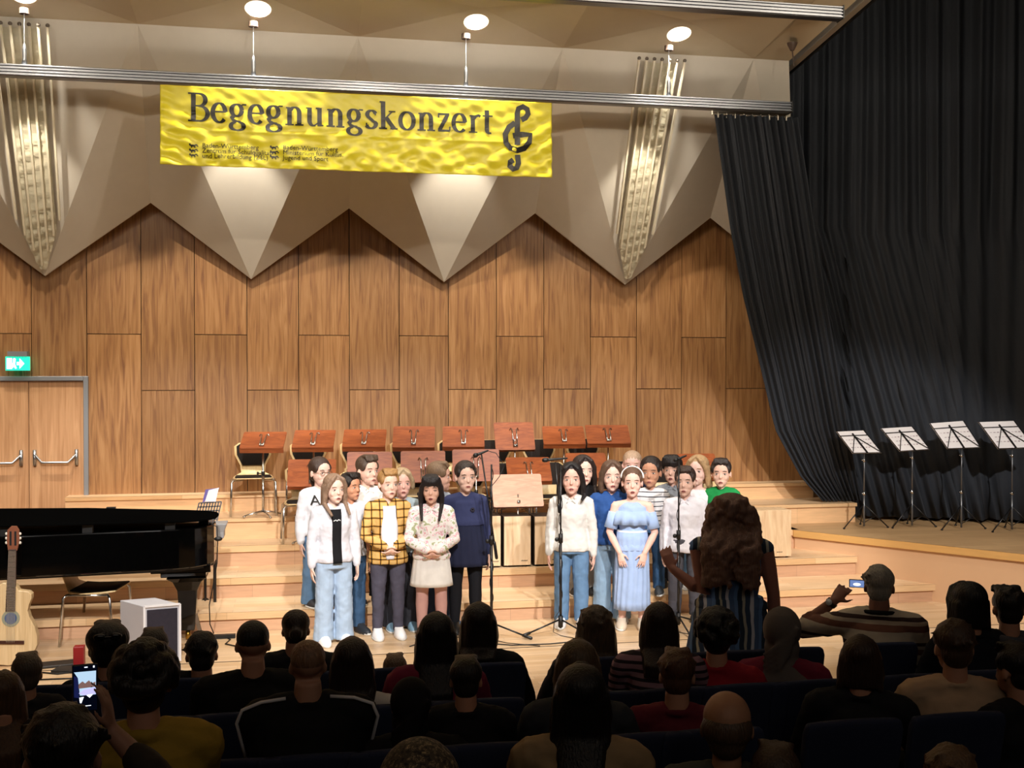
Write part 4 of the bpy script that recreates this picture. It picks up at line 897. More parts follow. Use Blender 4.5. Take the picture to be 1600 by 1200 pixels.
def hair_mesh(root, h, M, style, c, L=-.3, vox=.008, wide=1.0, by=.1, fy=-.1):
    by /= h; fy /= h
    m = MB(); s_ = style.split('+')
    w = wide
    def cap(k=1.0, low=True):
        m.ell((0, .085 * h, .71 * h), (.375 * h * w * k, .405 * h * k, .355 * h * k), None, 20, 12)
        if low: m.ell((0, .22 * h, .44 * h), (.30 * h * w, .235 * h, .30 * h))
        for sx in (-1, 1): m.ell((sx * .28 * h * w, -.07 * h, .66 * h), (.075 * h, .17 * h, .16 * h))
    if 'balding' in s_:
        m.ell((0, .13 * h, .52 * h), (.36 * h, .37 * h, .30 * h), None, 20, 10); m.ell((0, .2 * h, .34 * h), (.27 * h, .24 * h, .24 * h))
    elif 'shaved' in s_:
        m.ell((0, .06 * h, .68 * h), (.345 * h, .405 * h, .345 * h), None, 20, 12)
    elif 'hijab' in s_:
        m.ell((0, .05 * h, .6 * h), (.40 * h, .46 * h, .46 * h), None, 20, 12); m.ell((0, .03 * h, .2 * h), (.37 * h, .38 * h, .4 * h), None, 16, 10)
        m.loft([[V((cos(2 * pi * k / 20) * rx * h, (.04 + sin(2 * pi * k / 20) * ry) * h, z * h)) for k in range(20)] for rx, ry, z in ((.3, .3, .2), (.36, .36, -.05), (.55, .45, -.25), (.8, .5, -.42), (.85, .52, -.6))])
        for k in range(5): m.tube([(-.34 * h + .05 * h * k, .4 * h, (.7 - .14 * k) * h), (.05 * h, .50 * h, (.35 - .12 * k) * h), (.36 * h, .36 * h, (.1 - .12 * k) * h)], .045 * h, 6, True)
    else: cap(1.0 if 'curly' not in s_ else 1.0)
    if 'short' in s_ or 'spiky' in s_:
        n = 16 if 'spiky' in s_ else 9
        for k in range(n):
            a = -pi / 2 + (k - (n - 1) / 2) * (.16 if n == 9 else .13); x = .32 * h * cos(a) * 0 + .30 * h * sin((k - (n - 1) / 2) * .2); 
            m.tube([(x * .8, .05 * h + jit(.03 * h), 1.0 * h), (x, -.22 * h, .99 * h + jit(.02 * h)), (x * 1.05, -.335 * h + abs(x) * .3, .88 * h + jit(.025 * h))], [.06 * h, .065 * h, .035 * h], 6, True)
        if 'spiky' in s_:
            for k in range(26):
                a, b = random.uniform(0, 2 * pi), random.uniform(.1, 1.1); p = V((sin(b) * cos(a) * .37 * h, .085 * h + sin(b) * sin(a) * .4 * h, .71 * h + cos(b) * .36 * h)); q = p + (p - V((0, .08 * h, .6 * h))).normalized() * .09 * h; m.tube([p, q], [.04 * h, .012 * h], 5)
    if 'messy' in s_:
        for k in range(46):
            a, b = random.uniform(0, 2 * pi), random.uniform(.1, 1.7); p = V((sin(b) * cos(a) * .355 * h, .085 * h + sin(b) * sin(a) * .38 * h, .70 * h + cos(b) * .35 * h)); 
            if p.y < -.2 * h and p.z < .85 * h: continue
            q = p + V((jit(.09), jit(.09), -.03)) * h + (p - V((0, .08 * h, .6 * h))).normalized() * .05 * h; m.tube([p, q], [.055 * h, .02 * h], 5, True)
    if 'bangs' in s_:
        for k in range(11):
            x = (k - 5) * .057 * h; m.tube([(x * .6, -.05 * h, 1.03 * h), (x * .95, -.30 * h, .93 * h), (x * 1.08, -.385 * h + abs(x) * .38, .78 * h), (x * 1.12, -.375 * h + abs(x) * .42, .65 * h + jit(.02 * h))], [.05 * h, .06 * h, .05 * h, .03 * h], 6, True)
    if 'part' in s_ or 'long' in s_ or 'bob' in s_:
        for sx in (-1, 1):
            m.tube([(sx * .03 * h, -.20 * h, 1.0 * h), (sx * .2 * h, -.30 * h, .86 * h), (sx * .33 * h, -.2 * h, .62 * h), (sx * .36 * h, -.08 * h, .35 * h)], [.05 * h, .075 * h, .09 * h, .09 * h], 8, True)
    if 'long' in s_ or 'bob' in s_:
        zb = 0 if 'bob' in s_ else L
        for sx in (-1, 1):
            for q in range(3):
                y0 = (-.06 + .12 * q) * h; ye = (fy if q == 0 else by - .05) * h
                m.tube([(sx * .33 * h, y0, .6 * h), (sx * (.38 - .02 * q) * h, y0, .25 * h), (sx * (.38 + .04 * jit(1)) * h, y0 + .02 * h, (.0 + jit(.05)) * h)] + ([(sx * (.34 + .05 * jit(1)) * h, ye, zb * h)] if zb < -.05 else []), [.10 * h, .105 * h, .085 * h] + ([.05 * h] if zb < -.05 else []), 8, True)
        rr = [(.34, .22, .62), (.36, .2, .35), (.36, .17, .05)] + ([(.36, .12, zb * .5), (.30, .09, zb)] if zb < -.05 else [])
        m.loft([[V((cos(2 * pi * k / 20) * rx * h * w, ((.24 if z >= 0 else by) + sin(2 * pi * k / 20) * ry) * h, z * h)) for k in range(20)] for rx, ry, z in rr])
    if 'curly' in s_:
        for k in range(330):
            t = random.random(); z = .95 - (1.0 - L + 0.0) * t ** .9; rx = .40 + .16 * sin(min(1, t * 1.4) * pi * .75); a = random.uniform(-.3, pi + .3); fz = max(0, min(1, (.25 - z) / .5)); p = V((cos(a) * rx * w * h, ((.14 + sin(a) * .34) * (1 - fz) + (by + .02 + sin(a) * .16) * fz) * h, z * h)); r = random.uniform(.06, .1) * h
            if z > .75: p.x *= .75
            m.tube([p, p + V((.05 * h * sin(k), .03 * h, -.09 * h)), p + V((-.02 * h * sin(k * 2), .0, -.2 * h))], [r * .8, r, r * .45], 6, True)
        m.loft([[V((cos(2 * pi * k / 20) * rx * w * h, ((.16 if z > 0 else by) + sin(2 * pi * k / 20) * ry) * h, z * h)) for k in range(20)] for rx, ry, z in ((.30, .2, .8), (.38, .26, .3), (.42, .12, -.1), (.44, .12, L * .6), (.30, .08, L))])
    if 'afro' in s_:
        for k in range(120):
            a, b = random.uniform(0, 2 * pi), random.uniform(0, 2.1); d = V((sin(b) * cos(a) * .42, sin(b) * sin(a) * .42 + .12, .66 + cos(b) * .42)); 
            if d.y < -.12 and d.z < .8: continue
            m.ell(d * h, (.09 * h,) * 3, None, 7, 5)
    if 'pony' in s_:
        m.tube([(0, .42 * h, .72 * h), (0, .55 * h, .6 * h), (.05 * h, .56 * h, .25 * h), (.1 * h, .48 * h, -.1 * h), (.08 * h, .42 * h, -.4 * h)], [.08 * h, .12 * h, .13 * h, .1 * h, .03 * h], 8, True)
    if 'bun' in s_:
        m.ell((0, .5 * h, .52 * h), (.18 * h, .15 * h, .17 * h)); m.tube([(.13 * h * cos(a), .6 * h, .52 * h + .12 * h * sin(a)) for a in [k * .7 for k in range(10)]], .045 * h, 6)
    m.xf(M); o = m.build('hair' if 'hijab' not in s_ else 'headscarf', hairm(c) if 'hijab' not in s_ else cloth(c), root)
    remesh(o, vox, 1 if 'spiky' in s_ else 2); return o
def add_hand(m, w, d, side, n, hs, curl=.3, fist=False):
    """wrist w, finger direction d, side = towards thumb, n = palm-side normal"""
    d, side, n = V(d).normalized(), V(side), V(n); side = (side - d * side.dot(d)).normalized(); n = d.cross(side) * (1 if d.cross(side).dot(n) > 0 else -1)
    pw = .21 * hs; th = .085 * hs; L = .5 * hs
    def ring(c, a, b): return [c + side * (cos(2 * pi * k / 12) * a) + n * (sin(2 * pi * k / 12) * b) for k in range(12)]
    m.loft([ring(w - d * .05 * hs, pw * .66, th * 1.15), ring(w + d * .12 * hs, pw * .85, th * 1.15), ring(w + d * L * .7, pw * 1.02, th), ring(w + d * L, pw * .96, th * .85)])
    for k, (off, ln) in enumerate(((.155, .40), (.055, .45), (-.05, .42), (-.15, .33))):
        p = w + d * (L * .94) + side * off * hs * 1.15; pts = [p]; dd = d; a = curl * (1 + .15 * k)
        sp = side * (off * .5)
        for q in range(3):
            dd = (d + sp) * cos(a * (q + .6)) + n * sin(a * (q + .6)); p = p + dd.normalized() * ln * hs * (.42, .33, .25)[q]; pts.append(p)
        m.tube(pts, [.046 * hs, .043 * hs, .038 * hs, .031 * hs], 7, True)
    p = w + d * .12 * hs + side * pw * .75; m.tube([p, p + (d * .6 + side * .7 + n * .15) * .2 * hs, p + (d * 1.15 + side * .75 + n * .3) * .3 * hs], [.06 * hs, .05 * hs, .036 * hs], 7, True)
def ik(a, b, l1, l2, pole):
    a, b = V(a), V(b); d = b - a; D = min(d.length, (l1 + l2) * .995); u = d.normalized(); x = (l1 * l1 - l2 * l2 + D * D) / (2 * D); hh = sqrt(max(l1 * l1 - x * x, 0))
    q = V(pole); q = (q - u * q.dot(u)).normalized(); return a + u * x + q * hh, a + u * D
def person(loc, rz, label, H=1.44, hh=.235, b=1.0, skinc='e2b49c', yaw=0, pit=0, roll=0, hair=('short', '4a3624'), L=-.3, top=('tee', 'e8e8ea'), sleeve=1.0, bot=('jeans', '7391b0'), shoe='f0f0f0',
           arms='down', pose='stand', Zt=1.2, mouth=.7, closed=False, brow='4a3626', face=True, group=None, cat='person', topmat=None, botmat=None, lean=0, flare=0, vox=None, adult=False, skirt=None, collar=None, puff=0, hairwide=1.0, glasses=False, hands=None, lip='cc8a7e', longtop=0, legc=None, eyec='3a2a20'):
    root = empty('person', loc, rz, label, cat, group)
    sit = pose == 'sit'; top_z = Zt if sit else H
    zc = top_z - hh                      # chin
    Hs = H
    ua, fa, hs = .172 * Hs, .150 * Hs, .108 * Hs
    sw = .102 * Hs * (.55 + .45 * b) * (1.08 if adult else 1)
    zs = zc - .052 * Hs; zn = zc + .02
    hipz = (.50 if sit else .50 * H); kz = .275 * H
    vox = vox or (.0055 if face else .008)
    R3 = Matrix.Rotation(yaw, 4, 'Z') @ Matrix.Rotation(pit, 4, 'X') @ Matrix.Rotation(roll, 4, 'Y')
    neck = V((0, .012 + lean, zc + .0))
    HM = Matrix.Translation(neck + V((0, -.02 * Hs, 0))) @ Matrix.Translation(V((0, .05 * hh, 0.1 * hh))) @ R3 @ Matrix.Translation(V((0, -.05 * hh, -.1 * hh)))
    tl = lambda z: lean * max(0, (z - hipz) / max(.01, zs - hipz))
    tor = [(hipz - .03, .088, .068), (hipz + .06, .090, .068), (hipz + (zs - hipz) * .42, .076, .058), (hipz + (zs - hipz) * .75, .088, .064), (zs - .01, .080, .052), (zs + .020 * Hs, .046, .036)]
    def torsorings(e, z0=None, z1=None, wmul=1.0, n=20, flr=0, pl=0):
        rs = []
        for z, rx, ry in tor:
            if z0 is not None and z < z0: continue
            rs.append([V((cos(2 * pi * k / n) * (rx * Hs * b + e) * wmul, tl(z) + sin(2 * pi * k / n) * (ry * Hs * (b * .6 + .4 if b > 1 else b) + e), z)) for k in range(n)])
        return rs
    m = MB(); m.loft(torsorings(0)); m.tube([(0, lean + .005, zs + .0), (0, .008 + lean, zc + .25 * hh)], [.036 * Hs * (.8 + .2 * b), .031 * Hs], 12)
    for sx in (-1, 1): m.tube([(0, lean, zs + .012 * Hs), (sx * sw * .92, lean, zs - .004)], [.030 * Hs, .027 * Hs], 10, True)
    add_head(m, hh, HM, wide=1.0)
    # arms
    armj = []
    for sx in (-1, 1):
        S0 = V((sx * sw, lean, zs - .004)); pole = V((sx * .5, .6, -.2)); hd, sd, nn, cu = V((0, -.15, -1)), V((0, -1, 0)), V((-sx, 0, 0)), .25
        tgt = S0 + V((sx * .035 * Hs, -.02 * Hs, -(ua + fa) * .985))
        a_ = arms[0 if sx < 0 else 1] if isinstance(arms, (list, tuple)) else arms
        if a_ == 'clasp': tgt = V((sx * .028 * Hs, -.105 * Hs - .01, zs - .225 * Hs)); pole = V((sx * 1, .35, -.4)); hd = V((-sx * .75, -.1, -.6)); sd = V((0, -.6, .6)); nn = V((0, 1, 0)); cu = .5
        elif a_ == 'thigh': tgt = V((sx * .075 * Hs, -.08 * Hs, zs - .29 * Hs)); pole = V((sx * 1, .5, 0)); hd = V((-sx * .25, -.2, -1)); nn = V((0, 1, 0)); sd = V((-sx, -.3, 0))
        elif a_ == 'lap': tgt = V((sx * .06 * Hs, -.17 * Hs, .50)); pole = V((sx * 1, .5, -.2)); hd = V((-sx * .4, -.8, -.2)); nn = V((0, 0, -1)); sd = V((-sx, 0, 0))
        elif isinstance(a_, dict): tgt = V(a_['t']); pole = V(a_.get('pole', pole)); hd = V(a_.get('d', hd)); sd = V(a_.get('s', sd)); nn = V(a_.get('n', nn)); cu = a_.get('c', cu)
        E_, W_ = ik(S0, tgt, ua, fa, pole); armj.append((S0, E_, W_))
        k_ = .85 + .15 * b
        m.tube([S0, S0.lerp(E_, .4), E_, E_.lerp(W_, .3), W_], [.030 * Hs * k_, .029 * Hs * k_, .023 * Hs * k_, .024 * Hs * k_, .016 * Hs], 10, True)
        add_hand(m, W_, hd, sd, nn, hs, cu)
    # legs
    legj = []
    for sx in (-1, 1):
        if sit: J = [V((sx * .055 * Hs, 0, hipz)), V((sx * .075 * Hs, -.245 * H, hipz + .01)), V((sx * .075 * Hs, -.26 * H, .08))]
        else: J = [V((sx * .052 * Hs * b, 0, hipz)), V((sx * .058 * Hs * b, -.005, kz)), V((sx * .062 * Hs * b, .01, .06))]
        legj.append(J); q = .8 + .2 * b
        m.tube([J[0], J[0].lerp(J[1], .4), J[1], J[1].lerp(J[2], .3), J[2]], [.052 * Hs * q, .048 * Hs * q, .033 * Hs * q, .034 * Hs * q, .021 * Hs], 10, True)
        A_ = J[2]; m.tube([A_ + V((0, .02, -.025)), A_ + V((sx * .01, -.06 * Hs, -.035)), A_ + V((sx * .015, -.095 * Hs, -.042))], [.024 * Hs, .022 * Hs, .015 * Hs], 8, True)
    body = m.build('body', skin(skinc), root); remesh(body, vox, 2)
    if face: face_bits(root, hh, HM, skinc, mouth, brow, lip, closed, eyec, glasses)
    if hair: hair_mesh(root, hh, HM, hair[0], hair[1], L, .007 if face else .009, hairwide, by=lean + .060 * Hs * (.5 + .5 * b) + .035, fy=lean - .060 * Hs - .035)
    cv = .009 if face else .011
    # top garment
    kind, col = top; e = {'tee': .008, 'shirt': .010, 'sweat': .017, 'open': .013, 'jacket': .020, 'hoodie': .018, 'tank': .005, 'fit': .005, 'coat': .026}[kind]
    tm = topmat or cloth(col)
    m = MB(); hem = hipz - .015 * Hs - longtop; n = 24
    prof = [(hem, .104, .080), (hem + .035, .102, .079)] + [(z, rx, ry) for z, rx, ry in tor if z > hem + .06]
    if kind in ('fit', 'tank'): pass
    def rr(z, rx, ry, ee=e): return [V((cos(2 * pi * k / n) * (rx * Hs * b + ee), tl(z) + sin(2 * pi * k / n) * (ry * Hs * (b if b < 1 else .5 + .5 * b) + ee), z)) for k in range(n)]
    fl = .008 if kind in ('sweat', 'hoodie', 'jacket', 'coat', 'open', 'shirt') else 0
    m.loft([rr(z, rx * (1.0 if i > 1 else 1.03) * (1.12 if z > zs - .02 else 1) + (fl if i > 0 and z < zs - .05 else 0), ry + (fl * .7 if 0 < i and z < zs - .05 else 0), e if z < zs + .01 else e * .6) for i, (z, rx, ry) in enumerate(prof)])
    if kind != 'tank':
        for sx, (S0, E_, W_) in zip((-1, 1), armj):
            m.tube([V((sx * sw * .25, lean, zs + .012 * Hs)), S0 + V((0, 0, .002))], [.037 * Hs + e * .5 + .004, .030 * Hs + e * .8 + .004], 12, True)
            a1 = (.026 + .005 * b) * Hs + e * .7 + puff * .5; wr = .018 * Hs + e * .7 + puff * .6
            s = sleeve
            if s <= .5: P1 = S0.lerp(E_, s * 2); m.tube([S0, S0.lerp(P1, .5), P1], [a1, a1 * .98, a1 * .96], 12)
            else:
                f = (s - .5) * 2; P1 = E_.lerp(W_, f * .97); m.tube([S0, S0.lerp(E_, .5), E_, E_.lerp(P1, .5), P1.lerp(E_, .08), P1], [a1, a1 * .96, a1 * .88, (a1 + wr) / 2 * (1.0 + .12 * (kind == 'sweat') + puff * 5), wr * (1.05 + puff * 6), wr * .92], 12, True)
    else:
        for sx in (-1, 1): m.tube([(sx * .055 * Hs, lean - .03, zs - .03), (sx * .06 * Hs, lean, zs + .028 * Hs), (sx * .055 * Hs, lean + .03, zs - .02)], .011, 7)
    if kind in ('sweat', 'hoodie', 'jacket', 'coat', 'tee', 'fit'):
        nr = .040 * Hs + .006; m.tube([(nr * 1.12 * cos(a), lean + nr * .95 * sin(a) + .004, zs + .030 * Hs + .010 * sin(a)) for a in [2 * pi * k / 16 for k in range(17)]], .011 if kind != 'coat' else .022, 6)
    if kind == 'hoodie':
        for k in range(2): m.tube([(.075 * cos(a), lean + .03 + .065 * sin(a), zs + .02 * Hs + .012 * k + .012 * sin(a)) for a in [-.5 + 4.1 * q / 12 for q in range(13)]], .022, 7, True)
    g = {'tee': 't_shirt', 'shirt': 'shirt', 'sweat': 'sweatshirt', 'open': 'open_shirt', 'jacket': 'jacket', 'hoodie': 'hoodie', 'tank': 'tank_top', 'fit': 'jersey_top', 'coat': 'coat'}[kind]
    t_ = m.build(g, tm, root); remesh(t_, cv, 2, .016 if kind != 'fit' else .006, .06)
    if collar or kind == 'shirt':
        m = MB(); nr = .040 * Hs + .008; m.tube([(nr * 1.1 * cos(a), lean + nr * .95 * sin(a) + .004, zs + .038 * Hs + .012 * sin(a)) for a in [-pi / 2 + .35 + (2 * pi - .7) * k / 14 for k in range(15)]], .013, 6)
        for sx in (-1, 1): m.tube([(sx * .012, lean - nr * 1.0, zs + .02 * Hs), (sx * .04, lean - nr * 1.15, zs + .002)], [.014, .006], 6)
        m.build('collar', collar and cloth(collar) or tm, t_, True)
    # bottoms
    bk, bc = bot; bm = botmat or cloth(bc, .9, .22, .35, 9)
    if bk in ('jeans', 'wide', 'slim', 'trousers'):
        m = MB(); m.loft([[V((cos(2 * pi * k / n) * (rx * Hs * b + .008), sin(2 * pi * k / n) * (ry * Hs * b + .008), z)) for k in range(n)] for z, rx, ry in ((hipz - .05 * Hs, .098, .075), (hipz + .0, .1, .077), (hipz + .055, .093, .073))])
        lr = {'jeans': (.054, .045, .044, .042), 'wide': (.056, .052, .054, .06), 'slim': (.052, .038, .034, .028), 'trousers': (.054, .046, .042, .038)}[bk]
        for J in legj:
            A_ = J[2] + V((0, 0, -.035 if bk == 'wide' else -.01))
            m.tube([J[0], J[0].lerp(J[1], .35), J[1], J[1].lerp(A_, .5), A_], [lr[0] * Hs * (.85 + .15 * b) + .004, lr[0] * Hs + .002, lr[1] * Hs + .003, lr[2] * Hs + .003, lr[3] * Hs + .002], 14)
        o = m.build('jeans' if bk in ('jeans', 'wide') else 'trousers', bm, root); remesh(o, cv, 2, .016, .07)
    elif bk in ('skirt', 'dress'):
        z0, fr, z1 = skirt; nn_ = 72; rs = []
        for t in [k / 10 for k in range(11)]:
            z = z1 + (z0 - z1) * t; rx = (.088 * b + (fr - .088) * t ** .8) * Hs + .012; a_ = .007 * min(1, t * 3) * (1 if bk == 'dress' else .25)
            rs.append([V((cos(2 * pi * k / nn_) * (rx + a_ * sin(k * 2 * pi / nn_ * 17 + sin(z * 9))), (sin(2 * pi * k / nn_) * (rx * .78 + a_ * sin(k * 2 * pi / nn_ * 17 + sin(z * 9)))), z)) for k in range(nn_)])
        m = MB(); m.loft(rs); o = m.build('skirt' if bk == 'skirt' else 'dress_skirt', bm, root, True)
        if legc:
            m = MB()
            for J in legj: m.tube([J[0].lerp(J[1], .3), J[1], J[1].lerp(J[2], .3), J[2], J[2] + V((0, 0, -.03))], [.053 * Hs, .038 * Hs, .039 * Hs, .026 * Hs, .026 * Hs], 12, True)
            m.build('tights', cloth(legc), root, True)
    # shoes
    if shoe:
        for sx, J in zip((-1, 1), legj):
            A_ = V((J[2].x, J[2].y, 0)); f = Hs * .066; m = MB()
            dx = sx * .012
            m.loft([[A_ + V((cx * .9 + px * w, py, z)) for px, py in ()] or [A_ + V((dx * max(0, -y_ * 6) + cos(2 * pi * k / 16) * w, y_ + sin(2 * pi * k / 16) * l_, z)) for k in range(16)] for z, w, y_, l_ in ((.0, f * .52, -f * .72, f * 1.42), (.022, f * .54, -f * .72, f * 1.45), (.04, f * .5, -f * .68, f * 1.36), (.06, f * .42, -f * .40, f * .98), (.085, f * .38, -f * .05, f * .62))])
            s_ = m.build('shoe', P('shoe', shoe, .5, 0, .4), root, True)
            m = MB(); m.loft([[A_ + V((dx * .7 + cos(2 * pi * k / 16) * f * .56, -f * .72 + sin(2 * pi * k / 16) * f * 1.48, z)) for k in range(16)] for z in (0.001, .018)]); m.build('sole', P('sole', 'dcdcd8' if shoe not in ('161616',) else '222222', .6), s_, True)
    def surf(x, z, off=.012):
        pr = sorted([(q[0], q[1] * Hs * b + e, q[2] * Hs * (b if b < 1 else .5 + .5 * b) + e) for q in prof]); rx, ry = pr[-1][1:]
        for i in range(len(pr) - 1):
            if pr[i][0] <= z <= pr[i + 1][0]: f = (z - pr[i][0]) / (pr[i + 1][0] - pr[i][0]); rx = pr[i][1] + (pr[i + 1][1] - pr[i][1]) * f; ry = pr[i][2] + (pr[i + 1][2] - pr[i][2]) * f
        return V((x, tl(z) - (ry + fl * .7) * sqrt(max(.05, 1 - (x / rx) ** 2)) - off, z))
    root_info[root] = (surf, hem, zs, Hs)
    return root, HM, armj, t_
root_info = {}
def front_panel(r, tp, name, mat, wfn, z0=None, z1=None, off=.010):
    surf, hem, zs, Hs = root_info[r]; z0 = hem if z0 is None else z0; z1 = zs + .012 * Hs if z1 is None else z1; nz_, nx_ = 14, 8; m = MB(); vs = []
    for j in range(nz_ + 1):
        t = j / nz_; z = z0 + (z1 - z0) * t; w = wfn(t)
        for i in range(nx_ + 1): vs.append(surf((i / nx_ * 2 - 1) * w, z, off))
    m.add(vs, [(j * (nx_ + 1) + i, j * (nx_ + 1) + i + 1, (j + 1) * (nx_ + 1) + i + 1, (j + 1) * (nx_ + 1) + i) for j in range(nz_) for i in range(nx_)])
    o = m.build(name, mat, r, True); s = o.modifiers.new('s', 'SOLIDIFY'); s.thickness = .012; s.offset = -1; return o
def plc(x, Y, z, ytop):
    p = aty(x, 600, Y); return V((p.x, Y, z)), aty(x, ytop, Y).z - z
ci = radians
def kid(x, Y, z, ytop, face_px, label, rz=0, **k):
    loc, H = plc(x, Y, z, ytop); d = (loc - V((0, 0, loc.z))).dot(V((sin(YAW), cos(YAW), 0))); hh = face_px * d / FPX
    H -= .01
    tocam = atan2(loc.x, loc.y)     # face the camera: rotate so that -y points at camera
    return person(loc, -tocam + radians(rz), label, H=H, hh=hh * .97, **k)
JLT, JMD, JDK = '86a3c2', '6384a8', '37506e'
# ---- left group
r, HM, aj, tp = kid(499, 10.52, Z1, 714, 46, 'girl in white sweatshirt with black letters, hair tied back, standing leftmost behind', 22, skinc='e3b4a0', hair=('pony', '3a2a22'), top=('sweat', 'd6d6dc'), bot=('wide', JMD), arms='down', yaw=ci(12), mouth=.2, b=1.12, glasses=True, shoe='39383a')
vs, fs = textmesh('Am', .13)
m = MB(); surf, hem_, zs_, Hs_ = root_info[r]; m.add([surf(p.x - .125, zs_ - .085 + p.y, .016) for p in vs], fs)
zt_ = .80 * 0
rz_ = m.build('sweatshirt_letters', P('black_ink', '1c1b18', .45), tp); sh = rz_.modifiers.new('s', 'SOLIDIFY'); sh.thickness = .004
LETTERS = rz_
r, HM, aj, tp = kid(521, 9.80, 0, 740, 46, 'girl in white cardigan over black top and light cargo jeans, front left', 14, skinc='e6baa6', hair=('long', '8a705c'), L=-.35, top=('open', 'd4d4dc'), bot=('wide', 'a3b8d0'), arms='down', yaw=ci(10), mouth=.6, brow='7a6048', shoe='f2f2f4')
front_panel(r, tp, 'black_top', cloth('17171a'), lambda t: .040 + .03 * max(0, t - .75), z1=root_info[r][2] + .022 * root_info[r][3])
surf, hem_, zs_, Hs_ = root_info[r]; m = MB()
for a_, b_ in (((-.03, -.065), (-.01, -.055)), ((-.01, -.055), (.0, -.065)), ((.0, -.065), (.015, -.052)), ((.015, -.052), (.03, -.062))): m.bar(surf(a_[0], zs_ + a_[1], .014), surf(b_[0], zs_ + b_[1], .014), .006, .004, (0, 1, 0))
m.build('white_print', P('white_print', 'e8e8e8', .5), r)
kid(546, 10.12, 0, 738, 43, 'dark haired boy in printed white t-shirt and dark jeans, half hidden behind the cardigan girl', 28, skinc='c88f70', hair=('short', '1d1614'), top=('tee', 'd8dbe6'), sleeve=.4, bot=('jeans', '3c5878'), yaw=ci(18), mouth=.5, brow='1d1614', shoe='2c3036')
kid(573, 10.58, Z1, 711, 47, 'tall boy with brown hair in a white polo shirt and black trousers, second row left', 22, skinc='e0ae98', hair=('short', '4a3a2e'), top=('shirt', 'e6e2de'), sleeve=.45, bot=('trousers', '17171a'), yaw=ci(14), mouth=.4, shoe='1c1c1e')
PLAID = stripes('plaid_flannel', [(0, 'd4ae6c'), (.72, 'c98f3a'), (.80, '3a3228'), (.92, 'd8a850')], 'XZ', 14, 0)
r, HM, aj, tp = kid(606, 9.92, 0, 732, 46, 'boy in yellow plaid shirt over white t-shirt with hands clasped and white sneakers', 8, skinc='e8b8a2', hair=('short', 'a07848'), top=('open', 'f0c468'), topmat=PLAID, bot=('slim', '4c4a58'), arms='clasp', yaw=ci(12), mouth=.5, brow='9a7450', shoe='f4f4f6', longtop=.06)
Hk = HM.translation.z
front_panel(r, tp, 't_shirt', cloth('e6e8f4'), lambda t: .03 + .045 * math.sin(min(1, t * 1.25) * pi * .8), z0=root_info[r][1] + .05)
kid(628, 10.2, 0, 731, 45, 'fair haired child in pale blue-grey t-shirt and wide dark trousers behind the plaid shirt boy', 4, skinc='e2a898', hair=('part', 'b09878'), top=('tee', '9fb0b8'), sleeve=.4, bot=('wide', '34343a'), yaw=ci(4), mouth=.7, brow='a08868', shoe='8fb4cc')
kid(684, 10.25, 0, 721, 46, 'boy with light brown hair looking away, mostly hidden behind the girl in floral blouse', 55, skinc='dca48c', hair=('short', '7a624c'), top=('tee', 'aab4c0'), sleeve=.4, bot=('jeans', '34435e'), yaw=ci(35), mouth=.3, shoe='3c5068')
FLORAL = blobs('floral_cotton', 'f0ebe8', ('b0b890', 'e4b0bc', 'b8c0b8'))
kid(674, 9.84, 0, 741, 45, 'girl with long black hair and bangs in white floral blouse and white skirt, hands clasped', 2, skinc='dfa890', hair=('long+bangs', '1b1517'), L=-.55, top=('shirt', 'f0ebe8'), topmat=FLORAL, bot=('skirt', 'eae7e2'), skirt=(.46, .125, .80), arms='clasp', yaw=ci(-6), mouth=.9, closed=True, brow='241a18', shoe='5a4038', puff=.012, legc='c89c94')
NAVY = cloth('323a68'); 
r, HM, aj, tp = kid(727, 10.02, 0, 720, 48, 'girl in navy blue dress with long sleeves and black tights beside the microphone stand', 6, skinc='e2b4a0', hair=('tied', '2c221e'), top=('fit', '343a5e'), bot=('dress', '23273e'), skirt=(.60, .135, .99), arms='down', yaw=ci(8), mouth=.5, shoe='161616', legc='1a1b20', longtop=-.22)
surf, hem_, zs_, Hs_ = root_info[r]; m = MB(); c = surf(.055, zs_ - .075, .012)
for k in range(6): m.ell(c + V((.013 * cos(k * pi / 3), 0, .013 * sin(k * pi / 3))), (.010, .006, .010), None, 8, 5)
m.build('flower_brooch', P('brooch', '14142a', .6), r, True)
# ---- right group
kid(893, 10.02, 0, 722, 50, 'girl with shoulder length black hair in cream shirt and jeans, leftmost of right group', -2, skinc='dca490', hair=('long', '171315'), L=-.12, top=('shirt', 'd6d4d0'), bot=('jeans', JMD), yaw=ci(2), mouth=.8, brow='1b1517', shoe='e8e8ea', longtop=.03)
kid(911, 10.55, Z1, 711, 47, 'girl with long dark hair in black top and grey trousers, behind cream shirt girl', 8, skinc='e4b8a4', hair=('long', '2c211e'), L=-.35, top=('sweat', '1a191c'), bot=('wide', 'aaa6a2'), yaw=ci(8), mouth=.5, shoe='303030')
kid(956, 10.16, 0, 719, 48, 'girl with brown bob in bright blue sweater and light jeans', 0, skinc='e2b2a0', hair=('bob', '5a4436'), top=('sweat', '2e5290'), bot=('wide', '8aa4bc'), yaw=ci(6), mouth=.8, shoe='d8d8da')
r, HM, aj, tp = kid(988, 9.86, 0, 729, 47, 'girl in light blue off-shoulder dress with ruffles, white headband and sandals', 0, skinc='e8b4a2', hair=('tied+pony', '5c4232'), top=('tank', 'a4bce4'), sleeve=0, bot=('dress', 'a4bce4'), skirt=(.17, .105, .88), arms='thigh', yaw=ci(2), mouth=.95, shoe='d8c8b4')
h = .25
m = MB(); m.tube([(.1 * cos(a), .0 + .0 * sin(a) , .02 + .1 * sin(a)) for a in [k * pi / 12 for k in range(13)]], .011, 7); m.xf(Matrix.Translation(HM.translation + V((0, .0, .155)))); m.build('headband', cloth('f0ecea'), r, True)
